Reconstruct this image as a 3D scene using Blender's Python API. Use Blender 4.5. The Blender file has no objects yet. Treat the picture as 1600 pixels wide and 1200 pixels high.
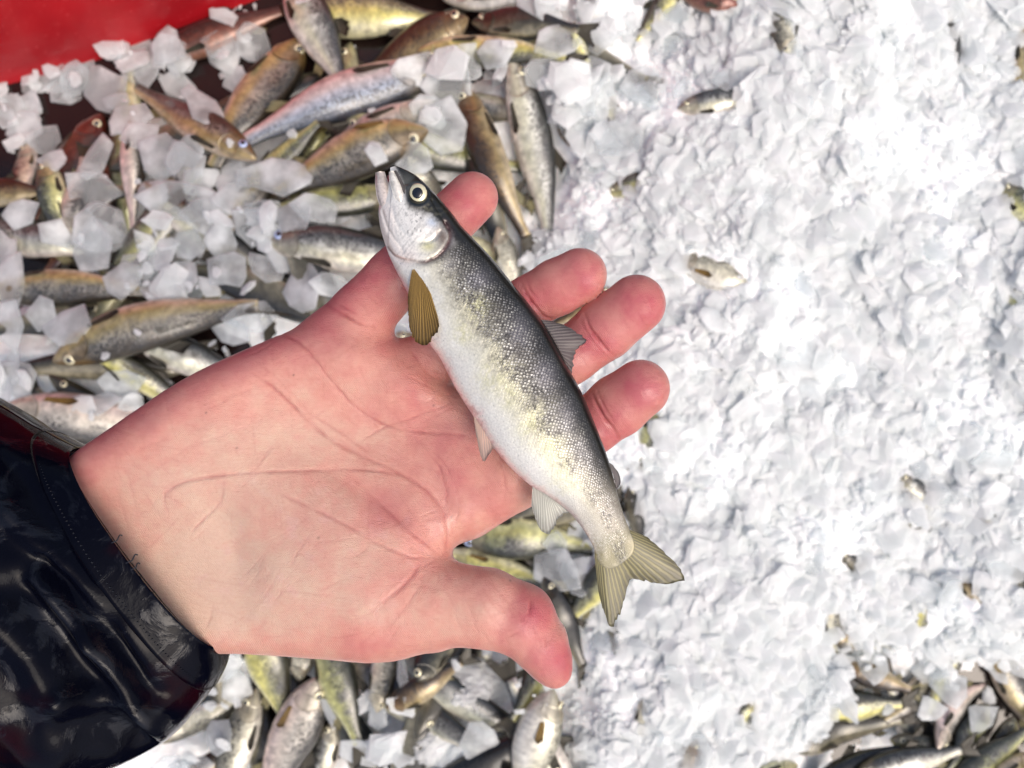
import bpy, math, random
import numpy as np
from mathutils import Vector, Matrix

random.seed(7)
rng = np.random.default_rng(7)
scene = bpy.context.scene
COL = scene.collection
R = math.radians

# ------------------------------------------------------------------ camera, sky, sun, exposure
CAM_Z = 0.60            # metres above the top of the catch
K = 0.0008              # metres per photo pixel, per metre of distance
cam_d = bpy.data.cameras.new("camera")
cam = bpy.data.objects.new("camera", cam_d)
COL.objects.link(cam)
cam.location = (0, 0, CAM_Z)
cam_d.sensor_width = 36.0
cam_d.lens = 36.0 / (1600 * K)
cam_d.clip_start = 0.01
cam_d.clip_end = 50
cam_d.dof.use_dof = True
cam_d.dof.focus_distance = 0.247
cam_d.dof.aperture_fstop = 15.0
scene.camera = cam

SUN_EL, SUN_AZ = 58.0, -38.0     # azimuth measured from +X, counter-clockwise
world = bpy.data.worlds.new("World")
scene.world = world
world.use_nodes = True
wn = world.node_tree
wn.nodes.clear()
sky = wn.nodes.new("ShaderNodeTexSky")
sky.sky_type = 'NISHITA'
sky.sun_disc = False
sky.sun_elevation = R(SUN_EL)
sky.sun_rotation = R(90 - SUN_AZ)
sky.air_density = 0.8
sky.dust_density = 6.0
sky.ozone_density = 0.3
bg = wn.nodes.new("ShaderNodeBackground")
bg.inputs[1].default_value = 0.15
out = wn.nodes.new("ShaderNodeOutputWorld")
wn.links.new(sky.outputs[0], bg.inputs[0])
wn.links.new(bg.outputs[0], out.inputs[0])

sun_d = bpy.data.lights.new("sun", 'SUN')
sun_d.energy = 1.0
sun_d.angle = R(45)
sun_d.color = (1.0, 0.975, 0.94)
sun = bpy.data.objects.new("sun", sun_d)
COL.objects.link(sun)
sd = Vector((math.cos(R(SUN_EL)) * math.cos(R(SUN_AZ)), math.cos(R(SUN_EL)) * math.sin(R(SUN_AZ)), math.sin(R(SUN_EL))))
sun.rotation_euler = sd.to_track_quat('Z', 'Y').to_euler()
sun.location = sd * 3

scene.view_settings.view_transform = 'Standard'
scene.view_settings.look = 'None'
scene.view_settings.gamma = 1
scene.view_settings.exposure = 0.22
scene.cycles.max_bounces = 9
scene.cycles.diffuse_bounces = 6
scene.cycles.glossy_bounces = 3
scene.cycles.transmission_bounces = 6
scene.cycles.transparent_max_bounces = 7
scene.cycles.caustics_reflective = False
scene.cycles.caustics_refractive = False
scene.cycles.sample_clamp_indirect = 4.0

# ------------------------------------------------------------------ helpers
def at(px, py, z):
    d = CAM_Z - z
    return ((px - 800) * K * d, (600 - py) * K * d, z)

def px_of(P):
    d = CAM_Z - P[..., 2]
    return 800 + P[..., 0] / (K * d), 600 - P[..., 1] / (K * d)

def smooth(a, b, x):
    t = np.clip((x - a) / (b - a), 0, 1)
    return t * t * (3 - 2 * t)

_perm = rng.random((64, 64, 64)).astype(np.float32)
def vnoise(x, y, z=0.0):
    x, y, z = np.broadcast_arrays(np.asarray(x, float), np.asarray(y, float), np.asarray(z, float))
    xi, yi, zi = np.floor(x).astype(int), np.floor(y).astype(int), np.floor(z).astype(int)
    fx, fy, fz = x - xi, y - yi, z - zi
    fx, fy, fz = fx*fx*(3-2*fx), fy*fy*(3-2*fy), fz*fz*(3-2*fz)
    g = lambda a, b, c: _perm[a & 63, b & 63, c & 63]
    r = 0
    for i in (0, 1):
        for j in (0, 1):
            for k in (0, 1):
                r = r + g(xi+i, yi+j, zi+k) * (fx if i else 1-fx) * (fy if j else 1-fy) * (fz if k else 1-fz)
    return r

def fbm(x, y, z=0.0, o=4):
    r, a, f, t = 0, 1.0, 1.0, 0
    for i in range(o):
        r = r + a * vnoise(np.asarray(x)*f + 7.3*i, np.asarray(y)*f + 3.1*i, np.asarray(z)*f)
        t += a; a *= .5; f *= 2.03
    return r / t

def resample(pts, n, smooth_pts=True):
    P = np.array(pts, float)
    if smooth_pts and len(P) > 2:           # Catmull-Rom
        Q = []
        E = np.vstack([2*P[0]-P[1], P, 2*P[-1]-P[-2]])
        for i in range(1, len(E)-2):
            for t in np.linspace(0, 1, 12, endpoint=False):
                a, b, c, d = E[i-1], E[i], E[i+1], E[i+2]
                Q.append(.5*((2*b)+(-a+c)*t+(2*a-5*b+4*c-d)*t*t+(-a+3*b-3*c+d)*t**3))
        Q.append(P[-1]); P = np.array(Q)
    L = np.r_[0, np.cumsum(np.linalg.norm(np.diff(P, axis=0), axis=1))]
    u = np.linspace(0, L[-1], n)
    return np.stack([np.interp(u, L, P[:, k]) for k in range(P.shape[1])], 1)

def poly_dist(x, y, pts, closed=False):
    """distance from points to a polyline, in the same units"""
    P = np.array(pts, float)
    if closed: P = np.vstack([P, P[:1]])
    best = np.full(np.shape(x), 1e9)
    for a, b in zip(P[:-1], P[1:]):
        ab = b - a; L2 = (ab**2).sum() + 1e-12
        t = np.clip(((x-a[0])*ab[0] + (y-a[1])*ab[1]) / L2, 0, 1)
        d = (x-a[0]-t*ab[0])**2 + (y-a[1]-t*ab[1])**2
        best = np.minimum(best, d)
    return np.sqrt(best)

def inside(x, y, pts):
    P = np.array(pts, float); c = np.zeros(np.shape(x), bool)
    j = len(P) - 1
    for i in range(len(P)):
        xi, yi, xj, yj = *P[i], *P[j]
        m = ((yi > y) != (yj > y)) & (x < (xj-xi)*(y-yi)/(yj-yi+1e-12) + xi)
        c ^= m; j = i
    return c

def mesh_np(name, V, F, smooth_shade=True):
    me = bpy.data.meshes.new(name)
    V = np.asarray(V, np.float32); F = np.asarray(F, np.int32)
    me.vertices.add(len(V)); me.vertices.foreach_set("co", V.ravel())
    n = F.shape[1]
    me.loops.add(F.size); me.loops.foreach_set("vertex_index", F.ravel())
    me.polygons.add(len(F))
    me.polygons.foreach_set("loop_start", np.arange(0, F.size, n, dtype=np.int32))
    me.polygons.foreach_set("loop_total", np.full(len(F), n, np.int32))
    me.update(calc_edges=True); me.validate()
    me.polygons.foreach_set("use_smooth", np.full(len(me.polygons), smooth_shade, bool))
    return me

def link(name, data, mat=None, parent=None, **props):
    o = bpy.data.objects.new(name, data); COL.objects.link(o)
    if mat is not None and data is not None and not data.materials: data.materials.append(mat)
    if parent is not None: o.parent = parent
    for k, v in props.items(): o[k] = v
    return o

def vattr(me, name, arr, kind='FLOAT'):
    a = me.attributes.new(name, kind, 'POINT')
    if kind == 'FLOAT': a.data.foreach_set("value", np.asarray(arr, np.float32).ravel())
    elif kind == 'FLOAT_VECTOR': a.data.foreach_set("vector", np.asarray(arr, np.float32).ravel())
    elif kind == 'FLOAT_COLOR':
        c = np.ones((len(arr), 4), np.float32); c[:, :3] = arr
        a.data.foreach_set("color", c.ravel())

def grid_faces(n, m, wrap=False):
    """n rows x m columns, optional wrap on the columns"""
    i = np.arange(n-1)[:, None]; j = np.arange(m if wrap else m-1)[None, :]
    j2 = (j+1) % m
    a, b, c, d = i*m+j, i*m+j2, (i+1)*m+j2, (i+1)*m+j
    return np.stack([a+0*b, b+0*a, c, d], -1).reshape(-1, 4)

def grid_thick(name, P, t):
    """a grid surface P[n,m,3] given thickness t with closed edges"""
    n, m = P.shape[:2]
    du = np.gradient(P, axis=0); dv = np.gradient(P, axis=1)
    N = np.cross(du, dv); N /= np.linalg.norm(N, axis=-1, keepdims=True) + 1e-12
    V = np.concatenate([(P+N*t/2).reshape(-1, 3), (P-N*t/2).reshape(-1, 3)])
    F = grid_faces(n, m); G = F[:, ::-1] + n*m
    ring = list(range(m)) + [i*m+m-1 for i in range(1, n)] + [(n-1)*m+j for j in range(m-2, -1, -1)] + [i*m for i in range(n-2, 0, -1)]
    E = [[a, b, b+n*m, a+n*m] for a, b in zip(ring, ring[1:]+ring[:1])]
    return mesh_np(name, V, np.vstack([F, G, np.array(E)]))

def ellipsoid(name, r, seg=20, rings=12):
    V, F = [], []
    th = np.linspace(0, math.pi, rings); ph = np.linspace(0, 2*math.pi, seg, endpoint=False)
    T, Ph = np.meshgrid(th, ph, indexing='ij')
    V = np.stack([r[0]*np.sin(T)*np.cos(Ph), r[1]*np.sin(T)*np.sin(Ph), r[2]*np.cos(T)], -1).reshape(-1, 3)
    return mesh_np(name, V, grid_faces(rings, seg, True))

# ------------------------------------------------------------------ materials
class NT:
    def __init__(s, name):
        s.m = bpy.data.materials.new(name); s.m.use_nodes = True
        s.t = s.m.node_tree; s.t.nodes.clear()
    def n(s, typ, ins=None, **kw):
        nd = s.t.nodes.new("ShaderNode" + typ)
        for k, v in kw.items(): setattr(nd, k, v)
        for k, v in (ins or {}).items(): s.set(nd, k, v)
        return nd
    def set(s, nd, k, v):
        inp = nd.inputs[k]
        if isinstance(v, bpy.types.NodeSocket): s.t.links.new(v, inp)
        elif isinstance(v, bpy.types.Node): s.t.links.new(v.outputs[0], inp)
        else: inp.default_value = v
    def math(s, op, a, b=0.0, c=None, clamp=False):
        nd = s.n("Math", {0: a, 1: b}, operation=op, use_clamp=clamp)
        if c is not None: s.set(nd, 2, c)
        return nd.outputs[0]
    def ramp01(s, x, a, b):
        nd = s.n("MapRange", {0: x, 1: a, 2: b, 3: 0.0, 4: 1.0}, interpolation_type='SMOOTHSTEP')
        return nd.outputs[0]
    def mix(s, f, a, b, blend='MIX'):
        nd = s.n("Mix", data_type='RGBA', blend_type=blend)
        s.set(nd, 0, f); s.set(nd, 6, a); s.set(nd, 7, b)
        return nd.outputs[2]
    def attr(s, name): return s.n("Attribute", attribute_name=name)
    def out(s, shader, disp=None):
        o = s.n("OutputMaterial"); s.set(o, 0, shader); return s.m

def rgba(c): return (c[0], c[1], c[2], 1.0)

def mat_fish(name, hero=False):
    t = NT(name)
    pig = t.attr("pig").outputs["Color"]
    scl = t.attr("scl").outputs["Fac"]
    spk = t.attr("spk").outputs["Fac"]
    fv = t.attr("fuv").outputs["Vector"]      # metres along, metres around
    rnd = t.n("ObjectInfo").outputs["Random"]
    sz = 0.00082 if hero else 0.0013
    st = t.n("Mapping", {"Vector": fv, "Rotation": (0, 0, .785), "Scale": (1/sz, 1/sz, 0)}).outputs[0]
    vor = t.n("TexVoronoi", {"Vector": st, "Scale": 1.0, "Randomness": 0.5}, voronoi_dimensions='2D')
    voe = t.n("TexVoronoi", {"Vector": st, "Scale": 1.0, "Randomness": 0.5}, voronoi_dimensions='2D', feature='DISTANCE_TO_EDGE')
    spot = t.ramp01(vor.outputs["Distance"], 0.42, 0.12) if hero else t.ramp01(vor.outputs["Distance"], 0.48, 0.16)
    big = t.n("TexNoise", {"Vector": fv, "Scale": 260.0, "Detail": 4.0, "Roughness": 0.6}).outputs[0]
    bigm = t.ramp01(big, 0.38, 0.62)
    spots = t.math('MULTIPLY', t.math('MULTIPLY', spot, scl), t.math('ADD', t.math('MULTIPLY', bigm, .75), .25), clamp=True)
    rc = t.n("SeparateColor", {0: vor.outputs["Color"]}).outputs[0]
    rc2 = t.math('ADD', t.math('MULTIPLY', rc, 0.7), 0.35)
    silver = t.mix(t.ramp01(t.n("TexNoise", {"Vector": fv, "Scale": 120.0}).outputs[0], .35, .7), rgba((.80, .79, .70)), rgba((.62, .61, .62)))
    base = t.mix(t.math('MULTIPLY', spots, rc2), pig, silver)
    # fine mottling everywhere, dark flecks where the fish has them
    n1 = t.n("TexNoise", {"Vector": fv, "Scale": 900.0 if hero else 420.0, "Detail": 3.0, "Roughness": .7}).outputs[0]
    base = t.mix(t.math('MULTIPLY', t.ramp01(n1, .48, .58), spk), base, rgba((.035, .033, .03)))
    n2 = t.n("TexNoise", {"Vector": fv, "Scale": 1400.0, "Detail": 2.0}).outputs[0]
    m = t.math('ADD', t.math('MULTIPLY', n2, 0.8), 0.62)
    base = t.mix(0.7, base, t.n("CombineColor", {0: m, 1: m, 2: m}).outputs[0], 'MULTIPLY')
    if not hero:
        n3 = t.n("TexNoise", {"Vector": fv, "Scale": 170.0, "Detail": 4.0, "Roughness": .65}).outputs[0]
        m3 = t.math('ADD', t.math('MULTIPLY', t.ramp01(n3, .30, .66), .45), .66)
        base = t.mix(1.0, base, t.n("CombineColor", {0: m3, 1: m3, 2: m3}).outputs[0], 'MULTIPLY')
    h = t.math('ADD', t.math('MULTIPLY', t.ramp01(voe.outputs["Distance"], 0, .22), scl),
               t.math('ADD', t.math('MULTIPLY', rc, t.math('MULTIPLY', scl, .8)), t.math('MULTIPLY', n2, .5)))
    bump = t.n("Bump", {"Height": h, "Strength": 0.5, "Distance": 0.00012 if hero else .0002})
    rough = t.math('ADD', t.math('MULTIPLY', n2, .25), .20)
    p = t.n("BsdfPrincipled", {"Base Color": base, "Metallic": 0.30 if hero else .26, "Roughness": rough, "Normal": bump,
                               "Coat Weight": .5 if hero else .8, "Coat Roughness": 0.05, "Specular IOR Level": .45})
    return t.out(p)

def mat_fin(name, c1, c2, alpha=0.15, rays=22.0):
    t = NT(name)
    fv = t.attr("fuv").outputs["Vector"]
    sep = t.n("SeparateXYZ", {0: fv})
    n = t.n("TexNoise", {"Vector": fv, "Scale": 6.0, "Detail": 3.0}).outputs[0]
    u = t.math('ADD', sep.outputs[0], t.math('MULTIPLY', n, .02))
    w = t.math('SINE', t.math('MULTIPLY', u, rays*6.2832))
    w = t.ramp01(w, -.4, .9)
    c = t.mix(w, rgba(c2), rgba(c1))
    tip = t.ramp01(sep.outputs[1], .55, 1.0)
    c = t.mix(t.math('MULTIPLY', tip, .55), c, rgba((c2[0]*.35, c2[1]*.35, c2[2]*.38)))
    bump = t.n("Bump", {"Height": w, "Strength": .6, "Distance": .00015})
    p = t.n("BsdfPrincipled", {"Base Color": c, "Roughness": .32, "Normal": bump, "Coat Weight": .3})
    tr = t.n("BsdfTranslucent", {"Color": c})
    m1 = t.n("MixShader", {0: .35, 1: p.outputs[0], 2: tr.outputs[0]})
    tp = t.n("BsdfTransparent")
    a = t.math('MULTIPLY', t.math('ADD', t.math('MULTIPLY', w, -.7), 1.0), alpha)
    m2 = t.n("MixShader", {0: a, 1: m1.outputs[0], 2: tp.outputs[0]})
    return t.out(m2)

def mat_simple(name, col, rough=.4, coat=0.0, metal=0.0, bump=None, spec=.5):
    t = NT(name)
    ins = {"Base Color": rgba(col), "Roughness": rough, "Coat Weight": coat, "Metallic": metal, "Specular IOR Level": spec}
    if bump:
        n = t.n("TexNoise", {"Vector": t.n("TexCoord").outputs["Object"], "Scale": bump[0], "Detail": 4.0})
        ins["Normal"] = t.n("Bump", {"Height": n.outputs[0], "Strength": .6, "Distance": bump[1]})
        ins["Base Color"] = t.mix(t.ramp01(n.outputs[0], .3, .7), rgba([c*.8 for c in col]), rgba([min(1, c*1.15) for c in col]))
    return t.out(t.n("BsdfPrincipled", ins))

def mat_ice(name, clear=0.0, trans=.35, tint=(.86, .90, .92), sss=0.0, rough=.22, bs=.45):
    t = NT(name)
    tc = t.n("NewGeometry").outputs["Position"]
    n = t.n("TexNoise", {"Vector": tc, "Scale": 90.0, "Detail": 4.0, "Roughness": .6}).outputs[0]
    n2 = t.n("TexNoise", {"Vector": tc, "Scale": 420.0, "Detail": 3.0}).outputs[0]
    c = t.mix(t.ramp01(n, .35, .7), rgba([k*.95 for k in tint]), rgba([min(.985, k*1.04) for k in tint]))
    bump = t.n("Bump", {"Height": t.math('ADD', n, t.math('MULTIPLY', n2, .35)), "Strength": bs, "Distance": .0025})
    p = t.n("BsdfPrincipled", {"Base Color": c, "Roughness": rough, "Normal": bump, "IOR": 1.31,
                               "Coat Weight": .25, "Coat Roughness": .05, "Subsurface Weight": sss, "Subsurface Radius": (.8, .95, 1.0), "Subsurface Scale": .006})
    sh = p
    if trans > 0:
        tr = t.n("BsdfTranslucent", {"Color": c, "Normal": bump})
        sh = t.n("MixShader", {0: trans, 1: p.outputs[0], 2: tr.outputs[0]})
    if clear > 0:
        tp = t.n("BsdfTransparent", {"Color": rgba((.95, .97, .98))})
        low = t.n("TexNoise", {"Vector": tc, "Scale": 34.0, "Detail": 3.0}).outputs[0]
        lw = t.n("LayerWeight", {"Blend": .35}).outputs[1]
        f = t.math('MULTIPLY', t.ramp01(low, .22, .58), t.math('MULTIPLY', t.math('SUBTRACT', 1.0, lw), clear))
        sh = t.n("MixShader", {0: f, 1: sh.outputs[0], 2: tp.outputs[0]})
    return t.out(sh)

M_FISH = mat_fish("fish_skin")
M_HERO = mat_fish("held_fish_skin", True)
M_EYE = mat_simple("fish_iris", (.80, .74, .50), .18, .8, .3)
M_EYEB = mat_simple("fish_iris_clouded", (.45, .55, .82), .15, .8, .1)
M_PUP = mat_simple("fish_pupil", (.006, .007, .012), .08, 1.0)
M_FIN_G = mat_fin("fin_golden", (.46, .29, .07), (.19, .115, .03), .08)
M_FIN_D = mat_fin("fin_dark", (.10, .085, .05), (.045, .04, .03), .05)
M_FIN_O = mat_fin("fin_olive", (.40, .36, .17), (.22, .20, .11), .14)
M_FIN_P = mat_fin("fin_pink", (.80, .58, .46), (.72, .55, .48), .22, 14.0)
M_FIN_W = mat_fin("fin_clear", (.72, .74, .66), (.62, .62, .55), .35, 16.0)
M_FIN_S = mat_fin("fin_smoky", (.24, .21, .20), (.16, .14, .14), .22, 16.0)
M_ICE_FLAKE = mat_ice("flake_ice", .82, .35, (.90, .92, .92), 0, .14, .25)
M_ICE_CR = mat_ice("crushed_ice", .35, .5, (.945, .968, .965), 0, .2, .3)
M_ICE_BED = mat_ice("packed_ice", 0, .0, (.945, .968, .965), .35)
M_RED = None

# ------------------------------------------------------------------ the bed: height map, ice
CG = np.array([[int(c) for c in row] for row in [
    "0000000147689998",
    "1110002346789998",
    "0123213326899998",
    "0134433348999998",
    "1124555568899999",
    "3212455678999999",
    "1112345678999999",
    "1112333357999978",
    "1112222127999878",
    "1112222128998878",
    "2133223359997432",
    "3332126858885110"]], float)

def cover(px, py):
    gx = np.clip((np.asarray(px)-50)/100, 0, 14.999); gy = np.clip((np.asarray(py)-50)/100, 0, 10.999)
    i, j = gy.astype(int), gx.astype(int); fy, fx = gy-i, gx-j
    return (CG[i, j]*(1-fy)*(1-fx)+CG[i, j+1]*(1-fy)*fx+CG[i+1, j]*fy*(1-fx)+CG[i+1, j+1]*fy*fx)

FLOOR = -0.050
def ice_z(x, y):
    px = 800 + x/(K*CAM_Z); py = 600 - y/(K*CAM_Z)
    c = cover(px, py)
    z = -0.068 + 0.074*(c/9)**.8
    return z + (fbm(x*11, y*11, 3.3)-.5)*.044 + (fbm(x*55, y*55, 8.1)-.5)*.010

HX, HY, HC = 0.56, 0.44, 0.004
hxs = np.arange(-HX, HX, HC); hys = np.arange(-HY, HY, HC)
HXX, HYY = np.meshgrid(hxs, hys, indexing='ij')
HM = np.maximum(ice_z(HXX, HYY), FLOOR)
FM = np.zeros_like(HM)                         # where placed fish stay bare of crushed ice
def hidx(x, y): return (np.clip(((np.asarray(x)+HX)/HC).astype(int), 0, len(hxs)-1), np.clip(((np.asarray(y)+HY)/HC).astype(int), 0, len(hys)-1))

# dark wet floor of the tub
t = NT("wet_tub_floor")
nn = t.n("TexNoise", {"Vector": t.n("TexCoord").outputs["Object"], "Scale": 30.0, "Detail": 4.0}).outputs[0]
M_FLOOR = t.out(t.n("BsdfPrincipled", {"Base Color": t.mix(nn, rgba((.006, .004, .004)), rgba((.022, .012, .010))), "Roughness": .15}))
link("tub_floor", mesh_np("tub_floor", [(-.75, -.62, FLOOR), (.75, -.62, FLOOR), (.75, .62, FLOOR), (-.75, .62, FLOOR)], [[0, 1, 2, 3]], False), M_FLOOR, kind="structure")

gx = np.linspace(-.62, .62, 600); gy = np.linspace(-.5, .5, 480)
GX, GY = np.meshgrid(gx, gy, indexing='ij')
GZ = ice_z(GX, GY) + .0008 + .004*(np.abs(fbm(GX*150, GY*150, 5.5, 3)-.5)*2-.2)
link("ice_bed", mesh_np("ice_bed", np.stack([GX, GY, GZ], -1).reshape(-1, 3), grid_faces(600, 480)[:, ::-1]), M_ICE_BED, kind="structure")

# ------------------------------------------------------------------ fish
PROF_S = np.array([0, .02, .06, .12, .2, .3, .42, .55, .68, .8, .9, 1.0])
PROF_W = np.array([.06, .20, .40, .62, .82, .95, 1.0, .93, .74, .50, .34, .30])
PROF_T = np.array([.10, .32, .52, .76, .90, .98, 1.0, .92, .72, .46, .26, .16])

PAL = {   # back, upper, middle, lower, belly
 'gold':   [(.012,.010,.007),(.07,.052,.03),(.33,.31,.26),(.46,.37,.14),(.62,.50,.37)],
 'silver': [(.008,.009,.009),(.06,.065,.065),(.42,.43,.40),(.60,.59,.43),(.74,.67,.59)],
 'blue':   [(.010,.012,.015),(.09,.11,.15),(.40,.46,.56),(.62,.58,.58),(.70,.52,.49)],
 'yellow': [(.014,.014,.009),(.07,.07,.04),(.40,.39,.19),(.66,.61,.17),(.80,.77,.50)],
 'brown':  [(.008,.006,.004),(.045,.028,.013),(.17,.11,.05),(.34,.26,.11),(.56,.47,.32)],
 'cream':  [(.03,.028,.02),(.20,.19,.14),(.54,.52,.40),(.74,.71,.54),(.80,.77,.68)],
 'green':  [(.010,.011,.007),(.055,.06,.035),(.27,.28,.13),(.54,.53,.20),(.74,.72,.46)],
 'pink':   [(.012,.011,.011),(.13,.12,.105),(.54,.50,.43),(.70,.60,.50),(.74,.58,.52)],
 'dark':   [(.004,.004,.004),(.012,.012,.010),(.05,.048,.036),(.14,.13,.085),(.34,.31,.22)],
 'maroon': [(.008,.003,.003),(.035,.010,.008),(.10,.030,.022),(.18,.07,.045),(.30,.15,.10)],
}

class Fish:
    """stations along the body: centre c, half width vector w towards the back, half thickness th"""
    def __init__(s, c, w, th, wob=0):
        s.c, s.w, s.th = c, w, th
        s.n = len(c); s.u = np.linspace(0, 1, s.n)
        s.len = np.linalg.norm(np.diff(c, axis=0), axis=1).sum()
    def pt(s, u, a, off=0.0):
        u, a = np.broadcast_arrays(np.asarray(u, float), np.asarray(a, float))
        I = lambda A: np.stack([np.interp(u, s.u, A[:, k]) for k in range(3)], -1)
        c, w = I(s.c), I(s.w); th = np.interp(u, s.u, s.th)
        wl = np.linalg.norm(w, axis=-1, keepdims=True); wn_ = w/(wl+1e-9)
        ca, sa = np.cos(a), np.sin(a)
        sg = np.sign(sa)*np.abs(sa)**.9
        P = c + wn_*(wl[..., 0]*ca)[..., None]
        P[..., 2] += th*sg
        N = wn_*ca[..., None]/(wl+1e-4); N[..., 2] = N[..., 2] + sa/(th+1e-4)
        N /= np.linalg.norm(N, axis=-1, keepdims=True)+1e-9
        off = np.asarray(off, float)
        return P + N*(off[..., None] if off.ndim else off)
    def body_mesh(s, name, n, m, colf, roll=0.0, disp=None):
        u = np.linspace(0, 1, n)**1.0; a = np.linspace(0, 2*math.pi, m, endpoint=False)
        U, A = np.meshgrid(u, a, indexing='ij')
        P = s.pt(U, A)
        if disp is not None: P = disp(P, U, A)
        c0 = P[0].mean(0); c1 = P[-1].mean(0)
        V = np.vstack([P.reshape(-1, 3), c0, c1])
        F = grid_faces(n, m, True)
        cap = []
        for j in range(m):
            j2 = (j+1) % m
            cap.append([n*m, j2, j, j]); cap.append([n*m+1, (n-1)*m+j, (n-1)*m+j2, (n-1)*m+j2])
        cap = np.array(cap)
        me = bpy.data.meshes.new(name)
        faces = [tuple(f) for f in F] + [tuple(dict.fromkeys(map(int, f))) for f in cap]
        me.from_pydata(V.tolist(), [], faces); me.update()
        me.polygons.foreach_set("use_smooth", np.ones(len(me.polygons), bool))
        Ar = A + roll
        w = (Ar + math.pi) % (2*math.pi) - math.pi
        v = np.abs(w)/math.pi
        pig, scl, spk = colf(U, v, P)
        ext = lambda X: np.concatenate([X.reshape(n*m, -1), X.reshape(n*m, -1)[:1], X.reshape(n*m, -1)[-1:]])
        vattr(me, "pig", ext(pig), 'FLOAT_COLOR'); vattr(me, "scl", ext(scl)); vattr(me, "spk", ext(spk))
        wid = np.linalg.norm(s.w, axis=1).max()
        fuv = np.stack([U*s.len, v*wid*2.3, 0*U], -1)
        vattr(me, "fuv", ext(fuv), 'FLOAT_VECTOR')
        return me

def pal_color(style, seed):
    pal = np.array(PAL[style])
    def f(U, v, P):
        vs = v + (fbm(U*9+seed, v*7, seed, 3)-.5)*.22
        x = np.array([0, .34, .50, .64, .86])
        c = np.stack([np.interp(vs, x, pal[:, k]) for k in range(3)], -1)
        if style in ('yellow', 'green', 'gold', 'silver'):       # parr-like blotches on the flank
            b = smooth(.54, .66, fbm(U*16+seed*3, v*3+seed, seed))*np.exp(-((v-.42)/.14)**2)
            c = c*(1-b[..., None]) + np.array([.10, .10, .09])*b[..., None]
        hd = smooth(.24, .14, U)[..., None]
        hc = np.array({'gold': (.36,.23,.08), 'brown': (.20,.10,.035), 'maroon': (.25,.05,.03), 'dark': (.07,.06,.04)}.get(style, (.44,.37,.25)))
        k = .45 + .4*fbm(U*20+seed, v*9, seed)[..., None]
        c = c*(1-hd*k) + (c*.35+hc*.65)*hd*k
        c *= (.50 + .92*fbm(U*40+seed, v*22, seed))[..., None]
        body = smooth(.17, .22, U)
        scl = body*smooth(.75, .45, v)*smooth(.16, .36, v)*(.10 if style in ('dark', 'brown', 'maroon') else .42)
        spk = body*smooth(.04, .16, v)*smooth(.66, .44, v)*smooth(.30, .52, fbm(U*13+seed*5, v*5, seed))*.95
        return c, scl, spk
    return f

def fin_mesh(name, base, tip, z0=None, n=14, m=6, thick=.0003, jag=.0006, seed=0, curl=0.0):
    """base and tip: polylines of world points (3-D) that the rays join"""
    B = resample(base, n); T = resample(tip, n)
    r = np.random.default_rng(seed)
    t = np.linspace(0, 1, m)
    j = r.normal(0, 1, n)*jag
    d = T-B; L = np.linalg.norm(d, axis=1, keepdims=True)+1e-9
    T = T + d/L*j[:, None]
    P = B[:, None]*(1-t)[None, :, None] + T[:, None]*t[None, :, None]
    corr = ((np.arange(n) % 2)-.5)*2*.00018
    P[..., 2] += corr[:, None]*np.sin(t*math.pi*.5)[None]
    P[..., 2] += curl*(t**2)[None]
    me = grid_thick(name, P, thick)
    uu, vv = np.meshgrid(np.linspace(0, 1, n), t, indexing='ij')
    f = np.stack([uu, vv, 0*uu], -1).reshape(-1, 3)
    vattr(me, "fuv", np.vstack([f, f]), 'FLOAT_VECTOR')
    return me

EYE = ellipsoid("fish_eye", (1, 1, .5)); EYE.materials.append(M_EYE)
EYEB = ellipsoid("fish_eye_clouded", (1, 1, .5)); EYEB.materials.append(M_EYEB)
PUP = ellipsoid("fish_pupil", (.56, .56, .3), 16, 8); PUP.materials.append(M_PUP)

def put_eye(root, P, N, r, clouded=False):
    q = Vector(N).to_track_quat('Z', 'Y')
    e = link("eye", EYEB if clouded else EYE, parent=root)
    e.location = P; e.rotation_euler = q.to_euler(); e.scale = (r, r, r*.9)
    p = link("pupil", PUP, parent=e); p.location = (0, 0, .34)
    return e

def gill_mesh(F, u0, u1, a0, a1, off, colf, roll, n=9, m=12):
    tt = np.linspace(0, 1, m); ss = np.linspace(0, 1, n)
    S, T = np.meshgrid(ss, tt, indexing='ij')
    A = a0 + (a1-a0)*T
    U = u0 + (u1-u0)*S*(1-.55*(2*T-1)**2)
    P = F.pt(U, A, off*np.sin(np.clip(S, .0, 1)*math.pi*.5))
    me = grid_thick("gill_cover", P, .0004)
    w = (A + roll + math.pi) % (2*math.pi) - math.pi
    v = np.abs(w)/math.pi
    pig, scl, spk = colf(U*.5, v, P)
    pig = pig*(.85+.5*S[..., None]*0)
    d = lambda X: np.concatenate([X.reshape(n*m, -1)]*2)
    vattr(me, "pig", d(pig), 'FLOAT_COLOR'); vattr(me, "scl", d(scl*0)); vattr(me, "spk", d(spk*0))
    vattr(me, "fuv", d(np.stack([U*F.len, v*.04, 0*U], -1)), 'FLOAT_VECTOR')
    return me

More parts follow.
